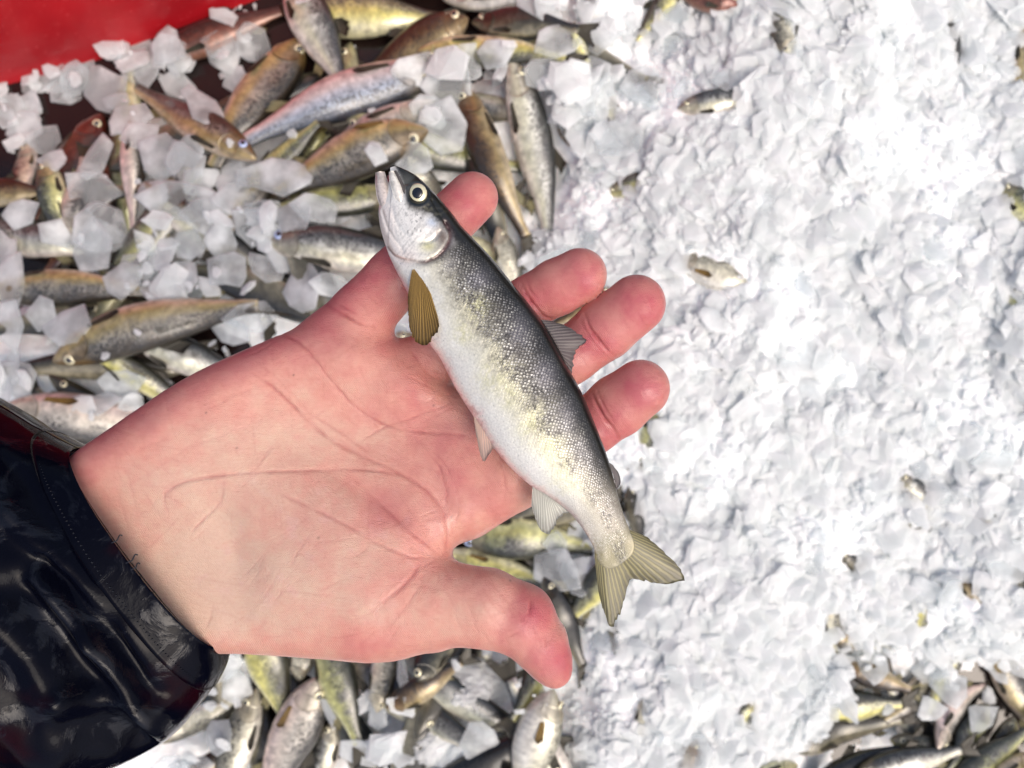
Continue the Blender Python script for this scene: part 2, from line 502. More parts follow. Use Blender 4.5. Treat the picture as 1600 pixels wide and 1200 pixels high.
fish_log = []
low_fish = []
def bed_fish(h, tl, wpx, back, style, label=None, bend=0.0, roll=0.0, bury=0.0, fins='d', clouded=False,
             tail=True, bare=(0, 1), group=None, detail=True, tailang=0.0, z=None, short=None, tilt=0.0, low=None):
    """h / tl: photo pixels of snout and of the tail's root; back: +1 when the back lies left of the
    direction from snout to tail as seen from above, -1 right; bend in fractions of the length"""
    wpx = wpx*.95
    zs_ = []
    for f_ in np.linspace(0, 1, 12):
        q = at(h[0]+(tl[0]-h[0])*f_, h[1]+(tl[1]-h[1])*f_, -.02); i, j = hidx(q[0], q[1]); zs_.append(HM[i, j])
    z0_ = float(np.mean(zs_)) + wpx*K*CAM_Z/2*.45 - bury
    H = np.array(at(*h, z0_)); T = np.array(at(*tl, z0_)); H[2] = T[2] = 0
    n = 40; u = np.linspace(0, 1, n)
    d = T-H; L = np.linalg.norm(d); dn = d/L; pn = np.array([-dn[1], dn[0], 0])
    c = H[None] + d[None]*u[:, None] + pn[None]*(bend*L*4*u*(1-u))[:, None]
    tg = np.gradient(c, axis=0); tg /= np.linalg.norm(tg, axis=1, keepdims=True)
    nr = np.stack([-tg[:, 1], tg[:, 0], 0*u], 1)*back
    W = wpx*K*CAM_Z/2
    w = nr*(np.interp(u, PROF_S, PROF_W)*W)[:, None]
    th = np.interp(u, PROF_S, PROF_T)*W*.62
    # rest on what lies below
    offs = np.linspace(-.7, .7, 5)
    sup = []
    for o_ in offs:
        q = c + w*o_; i, j = hidx(q[:, 0], q[:, 1]); sup.append(HM[i, j])
    sup = np.array(sup).max(0)
    k = np.ones(9)/9
    sp = np.convolve(np.pad(sup, 4, mode='edge'), k, mode='valid')
    A_ = np.polyfit(u, sp, 1); line = np.polyval(A_, u)
    zc = .5*line + .5*np.convolve(np.pad(sp, 6, mode='edge'), np.ones(13)/13, mode='valid')
    zc = zc + W*.62*.62 - bury + tilt*(u-.5)
    if z is not None: zc = zc*0 + z
    c[:, 2] = zc
    F = Fish(c, w, th)
    seed = random.random()*40
    colf = pal_color(style, seed)
    root = bpy.data.objects.new("fish", None); COL.objects.link(root)
    o0 = Vector(c[n//2]) ; root.location = o0; root.empty_display_size = .02
    inv = Matrix.Translation(-o0)
    def part(nm, me, mat):
        me.transform(inv)
        return link(nm, me, mat, root)
    part("body", F.body_mesh("fish_body", 46 if detail else 30, 24 if detail else 16, colf, roll), M_FISH)
    av = lambda v: v*math.pi - roll      # angle at which the dorsal-ventral fraction v lies
    ae = av(.36)
    def onside(a): return math.sin(a) > -.15
    if onside(ae):
        P = F.pt(.10, ae, .0001); P2 = F.pt(.10, ae, .01)
        put_eye(root, Vector(P)-o0, Vector(P2-P), W*.22, clouded)
    if roll > .6:                        # belly up: the other side's eye shows too
        ae2 = -av(.36)-2*roll
    if detail:
        g = gill_mesh(F, .11, .225, av(.30), min(av(.86), math.pi*.97), .0007, colf, roll)
        part("gill_cover", g, M_FISH)
    FM_ = {'d': M_FIN_D, 'g': M_FIN_G, 'o': M_FIN_O}[fins]
    # tail fin
    if tail:
        e = c[-1]; dr = tg[-1]; nrm = nr[-1]
        ca, sa = math.cos(tailang), math.sin(tailang)
        dr2 = dr*ca + nrm*sa; nr2 = nrm*ca - dr*sa
        bl = [e + nrm*W*.30 - dr*W*.1, e, e - nrm*W*.30 - dr*W*.1]
        tp = [e+dr2*W*1.35+nr2*W*.85, e+dr2*W*1.15+nr2*W*.45, e+dr2*W*.80, e+dr2*W*1.15-nr2*W*.45, e+dr2*W*1.35-nr2*W*.85]
        tp = [p + np.array([0, 0, -.002]) for p in tp]
        part("tail_fin", fin_mesh("tail_fin", bl, tp, n=15, seed=int(seed*10), jag=.001), M_FIN_O if fins != 'd' else M_FIN_D)
    if detail:
        # pectoral fin, folded back along the belly side
        ap = min(av(.80), math.pi*.86)
        if onside(ap):
            b = [F.pt(.235, ap-.16, .0006), F.pt(.245, ap+.05, .0006)]
            tpp = [F.pt(.37, ap-.30, .0026), F.pt(.405, ap-.12, .0028), F.pt(.385, ap+.05, .0024)]
            part("pectoral_fin", fin_mesh("pectoral_fin", b, tpp, n=10, m=5, seed=int(seed*7)), FM_)
        # fins on the two edges
        b = [F.pt(.50, 0), F.pt(.60, 0)]
        tpp = [F.pt(.60, .0, W*.55), F.pt(.655, 0, W*.30)]
        part("dorsal_fin", fin_mesh("dorsal_fin", b, tpp, n=9, m=4, seed=int(seed*5)), M_FIN_D)
        b = [F.pt(.73, math.pi), F.pt(.81, math.pi)]
        tpp = [F.pt(.80, math.pi, W*.45), F.pt(.855, math.pi, W*.28)]
        part("anal_fin", fin_mesh("anal_fin", b, tpp, n=8, m=4, seed=int(seed*3)), M_FIN_O)
    root["label"] = label or "dark small fish lying deep under the other fish and ice"
    root["category"] = "fish"
    root["group"] = group or "small fish lying on the ice behind the hand"
    # update the height map and the bare mask
    for uu in np.linspace(0, 1, 60):
        for oo in np.linspace(-.95, .95, 13):
            q = F.pt(uu, math.acos(oo))
            i, j = hidx(q[0], q[1])
            HM[i, j] = max(HM[i, j], float(q[2]))
            if bare[0] <= uu <= bare[1]: FM[i, j] = 1 if bury < .002 else max(FM[i, j], .8)
            elif FM[i, j] < .5: FM[i, j] = .45
    if low: low_fish.append((root, F, low, (np.array(h)+np.array(tl))/2))
    if short: fish_log.append((short, (np.array(h)+np.array(tl))/2, np.array(h), np.array(tl)))
    return root

# ------------------------------------------------------------------ lower layer of the catch, seen in the gaps
r_ = random.Random(5)
low_spots = [(p, q) for p in range(-60, 720, 95) for q in range(150, 700, 85)] + \
            [(p, q) for p in range(180, 880, 95) for q in range(800, 1260, 95)] + \
            [(p, q) for p in range(1340, 1700, 100) for q in range(1170, 1290, 60)] + \
            [(p, q) for p in range(430, 900, 90) for q in range(0, 150, 75)]
for (x, y) in low_spots:
    x += r_.uniform(-25, 25); y += r_.uniform(-25, 25)
    if y < 150-.3*x+20: continue
    if 300 < x < 640 and 620 < y < 980: continue            # wholly behind the palm
    a = r_.uniform(0, 2*math.pi); L = r_.uniform(110, 150)
    h = (x-L*math.cos(a), y-L*math.sin(a)); tl = (x+L*math.cos(a), y+L*math.sin(a))
    if min(h[1]+.3*h[0], tl[1]+.3*tl[0]) < 160: continue
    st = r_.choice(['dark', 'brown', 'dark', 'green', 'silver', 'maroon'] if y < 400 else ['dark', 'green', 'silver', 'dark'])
    where = "left of the hand" if x < 700 and y < 700 else ("below the hand" if x < 1000 else "in the lower right corner")
    if y < 150: where = "along the top edge of the photo"
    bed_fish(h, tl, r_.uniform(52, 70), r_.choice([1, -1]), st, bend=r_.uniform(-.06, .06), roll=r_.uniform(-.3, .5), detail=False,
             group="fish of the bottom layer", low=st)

# ------------------------------------------------------------------ every fish the photo shows, lowest first
BF = [
 # left heap, back layers
 dict(h=(150,170), tl=(75,360), wpx=70, back=1, style='maroon', short="dark red fish", label="dark reddish-brown fish in the deep gap below the red tub wall"),
 dict(h=(240,90), tl=(440,15), wpx=62, back=1, style='maroon', roll=.2, fins='d', short="red-lit fish", label="reddish-brown fish lying right along the foot of the red tub wall"),
 dict(h=(25,215), tl=(50,330), wpx=44, back=-1, style='cream', fins='o', short="cream fish at the left edge", label="small cream and olive fish near the left edge with its dark tail fin spread"),
 dict(h=(-60,300), tl=(75,300), wpx=50, back=1, style='brown', short="brown fish at the left edge", label="brown fish at the left edge under a pile of ice flakes, upper of two"),
 dict(h=(75,250), tl=(105,395), wpx=52, back=-1, style='green', short="olive fish", label="dark olive fish standing upright between grey flakes near the left edge"),
 dict(h=(132,378), tl=(140,250), wpx=42, back=-1, style='pink', short="pink-headed fish", label="small pink-headed fish poking out beside a dark gap, head downwards"),
 dict(h=(-50,352), tl=(165,398), wpx=72, back=1, style='silver', bare=(.3,.75), short="brown-backed fish", label="brown-backed fish with speckled yellow belly above the cut-off golden one"),
 dict(h=(255,482), tl=(160,405), wpx=38, back=-1, style='dark', short="black fish", label="narrow black-backed fish, head poking out above the big golden fish"),
 dict(h=(-20,462), tl=(250,462), wpx=64, back=-1, style='gold', bend=.04, bare=(.18,.8), short="cut-off golden fish", label="golden-bellied fish lying level at the left edge, both ends under ice flakes"),
 dict(h=(205,160), tl=(212,360), wpx=36, back=1, style='pink', roll=.9, bare=(.3,.9), short="pale pink fish", label="narrow pale pink belly-up fish among large flakes left of centre"),
 dict(h=(330,250), tl=(235,400), wpx=46, back=-1, style='cream', bare=(0,.3), bury=.005, short="cream fish under ice", label="cream fish almost hidden under translucent flakes, bright patch shining through"),
 dict(h=(430,262), tl=(330,395), wpx=44, back=1, style='gold', bare=(.1,.4), bury=.005, short="buried golden fish", label="golden fish buried in flakes with only an orange fin and flank showing"),
 dict(h=(620,300), tl=(430,335), wpx=56, back=1, style='green', bare=(0,.55), short="pale olive fish", label="pale olive fish under ice just left of the held fish's snout"),
 dict(h=(610,365), tl=(800,300), wpx=50, back=1, style='green', short="olive fish behind the snout", label="olive grey fish partly seen behind the snout of the held fish"),
 dict(h=(415,378), tl=(700,425), wpx=76, back=1, style='silver', bend=.02, clouded=True, short="speckled fish left of the hand", label="silver fish with speckled dark back and blue clouded eye, tail behind the little finger"),
 dict(h=(500,520), tl=(640,440), wpx=40, back=-1, style='gold', short="orange fish by the little finger", label="small orange-gold fish just showing above the edge of the palm"),
 dict(h=(215,520), tl=(385,600), wpx=64, back=1, style='silver', short="silver-green fish", label="silver-green fish lying under the big golden fish and running behind the palm"),
 dict(h=(150,530), tl=(300,655), wpx=46, back=1, style='yellow', short="yellow-striped fish", label="narrow fish with bright yellow stripe beneath the big golden fish"),
 dict(h=(160,700), tl=(60,610), wpx=52, back=1, style='dark', short="dark fish by the sleeve", label="dark olive fish in the corner between sleeve and palm"),
 dict(h=(20,636), tl=(310,690), wpx=82, back=-1, style='pink', bend=.02, roll=.15, fins='g', short="pink-cheeked fish", label="silver fish with pink cheek and orange fin lying between palm and sleeve"),
 dict(h=(82,566), tl=(408,478), wpx=84, back=-1, style='gold', bend=.045, roll=.12, short="big golden fish", tailang=-.2, label="large golden-brown fish left of the hand, pale round eye at lower left"),
 # top, centre left
 dict(h=(455,20), tl=(690,30), wpx=82, back=1, style='yellow', roll=.25, short="pale spotted fish", label="pale yellow fish with a thin red stripe and speckled back at the top edge"),
 dict(h=(480,-40), tl=(720,-20), wpx=60, back=1, style='maroon', short="maroon fish at the top", label="maroon fish cut off by the top edge above the pale spotted fish"),
 dict(h=(735,22), tl=(900,62), wpx=52, back=1, style='dark', bare=(0,.75), short="black mottled fish", label="black mottled fish with gold cheek spots near the top edge"),
 dict(h=(690,-12), tl=(900,2), wpx=50, back=1, style='cream', roll=.5, short="white-bellied fish", label="white-bellied fish lying along the top edge of the photo"),
 dict(h=(732,32), tl=(565,118), wpx=80, back=-1, style='brown', roll=.0, short="round-eyed brown fish", label="brown and silver fish facing upper right with clear round eye and yellow fin"),
 dict(h=(652,82), tl=(880,112), wpx=56, back=-1, style='yellow', roll=.35, bend=.04, bare=(0,.8), short="pink-throated fish", label="long fish with pink throat, dark fin and yellow-green flank above the two upright fish"),
 dict(h=(465,42), tl=(345,270), wpx=84, back=1, style='gold', roll=.15, short="golden fish beside the steep one", label="golden pink-bellied fish with dark fin, head up, left of the steep silver fish"),
 dict(h=(448,-45), tl=(540,140), wpx=78, back=1, style='silver', roll=.2, short="steep silver fish", label="silver fish diving steeply from the top edge with pink belly on its left"),
 dict(h=(690,100), tl=(395,232), wpx=84, back=1, style='blue', roll=.25, bend=-.03, bare=(.08,1), tail=False, short="blue-silver fish", label="big blue-silver fish with rosy belly slanting down from the ice at top centre"),
 dict(h=(680,160), tl=(455,285), wpx=60, back=1, style='pink', roll=.35, bare=(.06,1), tail=False, short="rosy-white fish", label="rosy-white fish between the blue-silver fish and the golden one above the held snout"),
 dict(h=(672,212), tl=(440,310), wpx=86, back=1, style='gold', roll=.1, bend=-.03, bare=(.03,.75), fins='g', tail=False, short="copper fish", label="copper and silver fish with orange fin just above the held fish's snout"),
 dict(h=(392,292), tl=(500,195), wpx=44, back=-1, style='green', tailang=.6, short="small green fish", label="small green-gold fish with its dark tail fin raised over the blue-silver fish"),
 dict(h=(418,264), tl=(190,120), wpx=66, back=-1, style='gold', roll=.1, clouded=True, short="yellow-flanked fish", label="yellow-flanked fish with dark fin and pale eye, head towards the centre of the photo"),
 # top centre, upright pair
 dict(h=(640,250), tl=(700,330), wpx=40, back=1, style='cream', short="pale fish behind the head", label="pale olive fish showing between the held fish's head and the flakes above"),
 dict(h=(733,226), tl=(800,430), wpx=44, back=-1, style='dark', short="dark fish behind the fingertip", label="dark fish head poking out behind the little fingertip"),
 dict(h=(778,354), tl=(815,480), wpx=40, back=1, style='cream', short="cream-headed fish", label="small cream-headed fish between little finger and ring finger"),
 dict(h=(798,102), tl=(858,372), wpx=70, back=1, style='silver', bend=.03, short="right-hand upright fish", roll=.1, label="slender silver upright fish with speckled back, right one of the upright pair"),
 dict(h=(722,128), tl=(822,372), wpx=62, back=-1, style='brown', bend=-.03, short="brown upright fish", label="slender brown upright fish with orange head, left one of the upright pair"),
 # inside and below the hand
 dict(h=(955,452), tl=(860,510), wpx=40, back=-1, style='brown', bare=(0,.5), short="fish behind the middle finger", label="brown fish snout seen between ring finger and middle finger"),
 dict(h=(620,520), tl=(700,600), wpx=50, back=1, style='cream', short="fish behind the fin", label="grey-green fish seen in the gap under the held fish's side fin"),
 dict(h=(690,865), tl=(870,905), wpx=44, back=-1, style='yellow', roll=.4, fins='g', short="lemon-yellow fish", label="narrow lemon-yellow fish lying along the upper side of the thumb"),
 dict(h=(990,840), tl=(880,980), wpx=54, back=-1, style='yellow', short="yellow fish under the tail", label="yellow fish slanting under the held fish's tail fin"),
 dict(h=(850,900), tl=(910,1040), wpx=50, back=1, style='dark', short="dark fish beside the thumb", label="dark grey fish in the gap beside the outer bend of the thumb"),
 dict(h=(712,838), tl=(925,855), wpx=74, back=-1, style='green', clouded=True, bend=.04, short="blue-eyed fish", label="mottled olive fish with bright blue eye in the crook of the thumb"),
 dict(h=(770,800), tl=(960,770), wpx=46, back=1, style='dark', short="dark fish under the palm edge", label="dark olive fish just under the edge of the palm beside the clear fin"),
 dict(h=(740,1060), tl=(775,960), wpx=30, back=1, style='cream', short="cream fish under the thumb", label="thin bright cream fish poking out below the thumb"),
 dict(h=(880,1000), tl=(800,1110), wpx=48, back=-1, style='yellow', short="yellow fish under the thumb tip", label="yellow and grey fish running under the tip of the thumb"),
 dict(h=(862,1066), tl=(805,1240), wpx=74, back=1, style='cream', roll=.8, fins='g', bare=(.1,.9), short="white belly-up fish", label="white belly-up fish with one golden fin below the tip of the thumb"),
 dict(h=(790,1175), tl=(830,1260), wpx=30, back=1, style='dark', short="little dark head", label="little dark fish head at the bottom edge beside the white belly-up fish"),
 # bottom left
 dict(h=(245,1150), tl=(375,1095), wpx=46, back=-1, style='cream', short="cream fish by the cuff", label="cream-coloured fish pointing at the lower end of the sleeve"),
 dict(h=(300,1195), tl=(420,1165), wpx=40, back=1, style='brown', short="brown fish by the bottom edge", label="brown fish under grey ice chunks at the bottom left"),
 dict(h=(425,1260), tl=(405,1085), wpx=52, back=-1, style='dark', short="dark fish with raised tail", label="dark grey fish with its pointed tail fin up between two bright fish at the bottom"),
 dict(h=(398,1080), tl=(345,1260), wpx=62, back=-1, style='cream', bare=(.15,1), short="glittering white fish", label="glittering white and yellow fish cut off by the bottom edge near the sleeve"),
 dict(h=(395,930), tl=(448,1135), wpx=74, back=1, style='yellow', short="blotched yellow fish", label="yellow fish with brown blotches hanging down from behind the wrist"),
 dict(h=(472,1058), tl=(495,930), wpx=46, back=-1, style='cream', short="cream head below the palm", label="cream fish head peeping down from behind the palm's lower edge"),
 dict(h=(500,975), tl=(565,1150), wpx=66, back=1, style='green', short="yellow and slate fish", label="yellow and slate-blue fish below the palm, right of the pink-bellied one"),
 dict(h=(525,1120), tl=(480,1260), wpx=52, back=-1, style='silver', bare=(.2,.6), short="grey fish at the bottom", label="grey speckled fish under clear ice at the bottom edge"),
 dict(h=(598,1092), tl=(612,960), wpx=46, back=-1, style='cream', short="head-down fish", label="shiny pale fish hanging head down below the palm with blue glints"),
 dict(h=(604,1104), tl=(720,1040), wpx=46, back=1, style='brown', short="brown snout", label="brown fish with round eye whose snout touches the head-down fish"),
 dict(h=(660,1040), tl=(720,940), wpx=60, back=1, style='dark', short="dark grey fish", label="dark grey fish in the shadowed gap below the base of the thumb"),
 dict(h=(502,1050), tl=(405,1250), wpx=82, back=1, style='pink', roll=.2, bend=.02, fins='g', short="pink-bellied fish", label="big pink-bellied fish with olive fin rising from the bottom edge below the palm"),
 # in the crushed ice, right
 dict(h=(1150,15), tl=(1050,-40), wpx=56, back=-1, style='maroon', short="wine-red fish", label="wine-red fish cut off by the top edge above the crushed ice"),
 dict(h=(1075,-40), tl=(995,58), wpx=40, back=-1, style='yellow', fins='o', short="forked-tail fish", label="silver-yellow fish whose brown tail fin points down left at the top edge"),
 dict(h=(1060,168), tl=(1185,152), wpx=42, back=1, style='silver', bury=.004, bare=(0,.45), short="peeping fish", label="small fish with ringed eye peeping out of crushed ice near the upright pair"),
 dict(h=(1150,135), tl=(1135,60), wpx=30, back=1, style='yellow', bury=.005, bare=(0,.4), short="yellow bit above the peeping fish", label="sliver of a yellowish fish in the ice just above the peeping fish"),
 dict(h=(1232,90), tl=(1212,-20), wpx=44, back=1, style='cream', bury=.004, bare=(0,.5), short="cream fish in the ice", label="cream fish head sunk in crushed ice near the top, right of the wine-red fish"),
 dict(h=(940,140), tl=(1000,260), wpx=38, back=1, style='yellow', bury=.004, bare=(.15,.8), short="thin yellow fish", label="thin yellow fish slanting in the ice right of the upright pair"),
 dict(h=(872,190), tl=(950,250), wpx=44, back=1, style='gold', bury=.005, bare=(0,.35), short="gold-cheeked fish", label="gold-cheeked fish head in the ice touching the right-hand upright fish"),
 dict(h=(950,300), tl=(1035,270), wpx=38, back=1, style='yellow', bury=.005, bare=(.1,.6), short="buried yellow fish", label="yellow and black fish scrap showing in the ice above the ring finger"),
 dict(h=(1052,400), tl=(1200,460), wpx=56, back=1, style='cream', bury=.009, roll=.5, fins='g', bare=(.12,.55), short="white and gold fish", label="white fish with golden fin half sunk in crushed ice right of the middle fingertip"),
 dict(h=(1470,30), tl=(1490,130), wpx=36, back=1, style='dark', bury=.006, bare=(.2,.7), short="dark scrap", label="dark edge of a fish in the ice near the top right corner"),
 dict(h=(1605,30), tl=(1590,200), wpx=44, back=1, style='gold', bury=.006, bare=(.2,.6), short="golden fish at the right edge", label="golden fish at the right edge near the top right corner"),
 dict(h=(1570,285), tl=(1640,360), wpx=50, back=1, style='green', bury=.005, bare=(0,.7), short="green fish at the right edge", label="greenish dark fish at the right edge level with the little fingertip"),
 dict(h=(1400,740), tl=(1465,800), wpx=40, back=1, style='silver', bury=.004, bare=(0,.8), short="silver fish in the ice", label="small silver and olive fish showing in the ice right of centre, upper of two"),
 dict(h=(1400,815), tl=(1480,808), wpx=30, back=-1, style='yellow', bury=.004, bare=(0,.6), short="yellow fish in the ice", label="small yellow fish showing in the ice right of centre, lower of two"),
 dict(h=(1525,790), tl=(1570,835), wpx=26, back=1, style='gold', bury=.004, bare=(.1,.7), short="thin golden back", label="thin golden back of a fish in the ice near the right edge"),
 dict(h=(1305,862), tl=(1375,900), wpx=30, back=1, style='dark', bury=.005, bare=(.0,.35), short="black snout", label="black snout of a fish sticking out of the ice lower right"),
 dict(h=(1280,930), tl=(1320,1040), wpx=34, back=1, style='cream', bury=.004, bare=(0,.7), short="cream fish with black nose", label="cream fish with black nose upright in the ice lower right"),
 dict(h=(1180,1090), tl=(1120,1150), wpx=34, back=-1, style='green', bury=.005, bare=(0,.4), short="dark fish in the ice", label="dark fish in a gap of the crushed ice near the bottom, right of centre"),
 dict(h=(1085,1150), tl=(1060,1260), wpx=44, back=1, style='brown', bury=.004, bare=(0,.8), short="brown fish at the bottom", label="brown fish upright in the ice at the bottom edge right of the thumb"),
 dict(h=(960,930), tl=(965,1040), wpx=26, back=1, style='dark', bury=.002, bare=(.2,.9), short="black sliver", label="black sliver of a fish in the ice below the tip of the held fish's tail"),
 dict(h=(985,760), tl=(1000,850), wpx=34, back=1, style='dark', bury=.0, bare=(0,.8), short="dark fish by the tail root", label="dark fish beside the tail root of the held fish, right of it"),
 dict(h=(890,40), tl=(925,110), wpx=30, back=1, style='yellow', bury=.004, bare=(.1,.6), short="olive smudge near the top", label="olive scrap of a fish in the ice between forked-tail fish and upright pair"),
 dict(h=(1030,640), tl=(1000,720), wpx=34, back=1, style='green', bury=.004, bare=(.1,.7), short="olive fish by the index finger", label="olive fish scrap in the ice beside the index fingertip"),
 dict(h=(1300,985), tl=(1345,1030), wpx=30, back=-1, style='gold', bury=.004, bare=(.1,.6), short="small gold scrap", label="small gold scrap of a fish just above the orange-finned fish"),
 dict(h=(1430,930), tl=(1440,1020), wpx=32, back=1, style='yellow', bury=.004, bare=(.1,.7), short="yellow-green scrap", label="yellow-green scrap of a fish upright in the ice above the corner heap"),
 dict(h=(1500,900), tl=(1540,950), wpx=28, back=1, style='brown', bury=.004, bare=(.1,.6), short="brown scrap", label="brown scrap of a fish in the ice near the right edge above the heap"),
 dict(h=(1110,580), tl=(1160,600), wpx=24, back=1, style='yellow', bury=.004, bare=(.2,.7), short="tiny yellow scrap", label="tiny yellow scrap in the ice just right of the index fingertip"),
 dict(h=(1595,430), tl=(1590,500), wpx=30, back=1, style='green', bury=.004, bare=(.1,.6), short="olive scrap at the edge", label="olive scrap of a fish at the right edge, lower than the green one"),
 dict(h=(1590,870), tl=(1600,960), wpx=34, back=1, style='dark', bury=.004, bare=(.1,.7), short="dark scrap at the edge", label="dark scrap of a fish at the right edge above the golden white one"),
 dict(h=(1010,1090), tl=(1000,1170), wpx=30, back=1, style='cream', bury=.004, bare=(.1,.6), short="cream scrap", label="cream scrap of a fish in the ice right of the white belly-up fish"),
 # bottom right corner
 dict(h=(1250,1200), tl=(1130,1230), wpx=46, back=1, style='green', short="olive fish left of the corner heap", bare=(0,.5), label="olive fish at the bottom edge where the ice meets the lower right heap"),
 dict(h=(1385,1150), tl=(1530,1190), wpx=50, back=1, style='yellow', short="yellow-olive corner fish", label="yellow-olive fish slanting down right, low in the lower right heap"),
 dict(h=(1560,1110), tl=(1460,1190), wpx=46, back=-1, style='green', short="mottled olive corner fish", label="mottled olive fish crossing the middle of the lower right heap"),
 dict(h=(1470,1060), tl=(1375,1120), wpx=40, back=1, style='gold', short="small gold corner fish", bare=(0,.7), label="small gold fish head up in the middle of the lower right heap"),
 dict(h=(1585,1120), tl=(1520,1230), wpx=44, back=-1, style='yellow', short="bright olive corner fish", label="bright olive fish steep beside the golden and white one, lower right"),
 dict(h=(1400,985), tl=(1330,1060), wpx=34, back=1, style='yellow', bury=.003, short="thin olive fish above the heap", bare=(0,.6), label="thin olive fish half under ice at the top of the lower right heap"),
 dict(h=(1225,1250), tl=(1420,1165), wpx=58, back=1, style='dark', short="black fish along the corner", label="black-backed fish slanting up from the bottom edge in the lower right heap"),
 dict(h=(1440,1230), tl=(1610,1140), wpx=56, back=1, style='green', short="olive fish of the very corner", label="olive fish at the very bottom of the lower right corner"),
 dict(h=(1330,1210), tl=(1500,1170), wpx=52, back=1, roll=.2, style='silver', short="grey corner fish", label="grey speckled fish at the bottom edge of the lower right heap"),
 dict(h=(1620,1180), tl=(1480,1260), wpx=60, back=1, style='gold', short="golden brown corner fish", label="golden-brown fish leaving the photo at its lower right corner"),
 dict(h=(1232,1165), tl=(1405,1120), wpx=54, back=1, style='dark', roll=.3, short="black and cream fish", label="black fish with thin cream belly line, head at the edge of the ice lower right"),
 dict(h=(1315,1040), tl=(1420,1075), wpx=44, back=-1, style='brown', fins='g', bare=(0,.7), short="orange-finned fish", label="brown fish with orange fin at the top of the lower right heap"),
 dict(h=(1262,1105), tl=(1400,1092), wpx=56, back=1, style='yellow', bare=(.15,.9), short="bright yellow corner fish", label="bright yellow-bellied fish on top of the lower right heap"),
 dict(h=(1440,1150), tl=(1560,1085), wpx=44, back=-1, style='pink', bend=.10, roll=.5, short="pinkish-white bent fish", label="pinkish-white bent fish under a flake in the lower right heap"),
 dict(h=(1515,1010), tl=(1440,1120), wpx=36, back=1, style='yellow', bare=(0,.7), short="slim yellow corner fish", label="slim yellow fish rising steeply out of the lower right heap"),
 dict(h=(1555,1020), tl=(1625,1150), wpx=52, back=1, style='gold', short="steep golden corner fish", label="golden and white fish running steeply down at the right edge near the corner"),
]
for d in BF:
    bed_fish(**d)

# ------------------------------------------------------------------ loose ice
def flake_mesh(name, seed, n=8, thick=.10, hi=True):
    r = random.Random(seed)
    ang = sorted([(i + r.uniform(-.38, .38))/n*2*math.pi for i in range(n)])
    rad = [r.uniform(.68, 1.08) for _ in range(n)]
    asp = r.uniform(.62, .95)
    O = [(math.cos(a)*q, math.sin(a)*q*asp) for a, q in zip(ang, rad)]
    cv, cw = r.uniform(-.10, .14), r.uniform(-.08, .08)
    V, F = [], []
    zf = lambda x, y: cv*x*x + cw*y*y + .02*math.sin(5*x+seed)
    rings = [(.0, 1), (.55, 1), (.93, .8), (1.0, .0), (.93, -.8), (.5, -1), (.0, -1)]
    idx = []
    for (s, h) in rings:
        if s == 0:
            V.append((0, 0, thick*h/2 + r.uniform(-.01, .01))); idx.append([len(V)-1]*n)
        else:
            row = []
            for (x, y) in O:
                jx = 1 + (r.uniform(-.05, .05) if s < .9 else 0)
                V.append((x*s*jx, y*s*jx, zf(x*s, y*s) + thick*h/2*(1 + r.uniform(-.2, .2)))); row.append(len(V)-1)
            idx.append(row)
    for a, b in zip(idx[:-1], idx[1:]):
        for i in range(n):
            j = (i+1) % n
            f = list(dict.fromkeys([a[i], b[i], b[j], a[j]]))
            if len(f) > 2: F.append(f)
    me = bpy.data.meshes.new(name); me.from_pydata(V, [], F); me.update()
    me.polygons.foreach_set("use_smooth", np.ones(len(me.polygons), bool))
    return me
FLK = [flake_mesh("ice_flake", i, n=[6, 7, 8, 9][i % 4], thick=[.10, .14, .12][i % 3]) for i in range(16)]
for f in FLK: f.materials.append(M_ICE_FLAKE)

def nearest_fish(px, py, k=2):
    D = []
    for (s, c, h, tl) in fish_log:
        D.append((float(poly_dist(np.array([px]), np.array([py]), [h, tl])[0]), s))
    D.sort(); return [s for _, s in D[:k]]

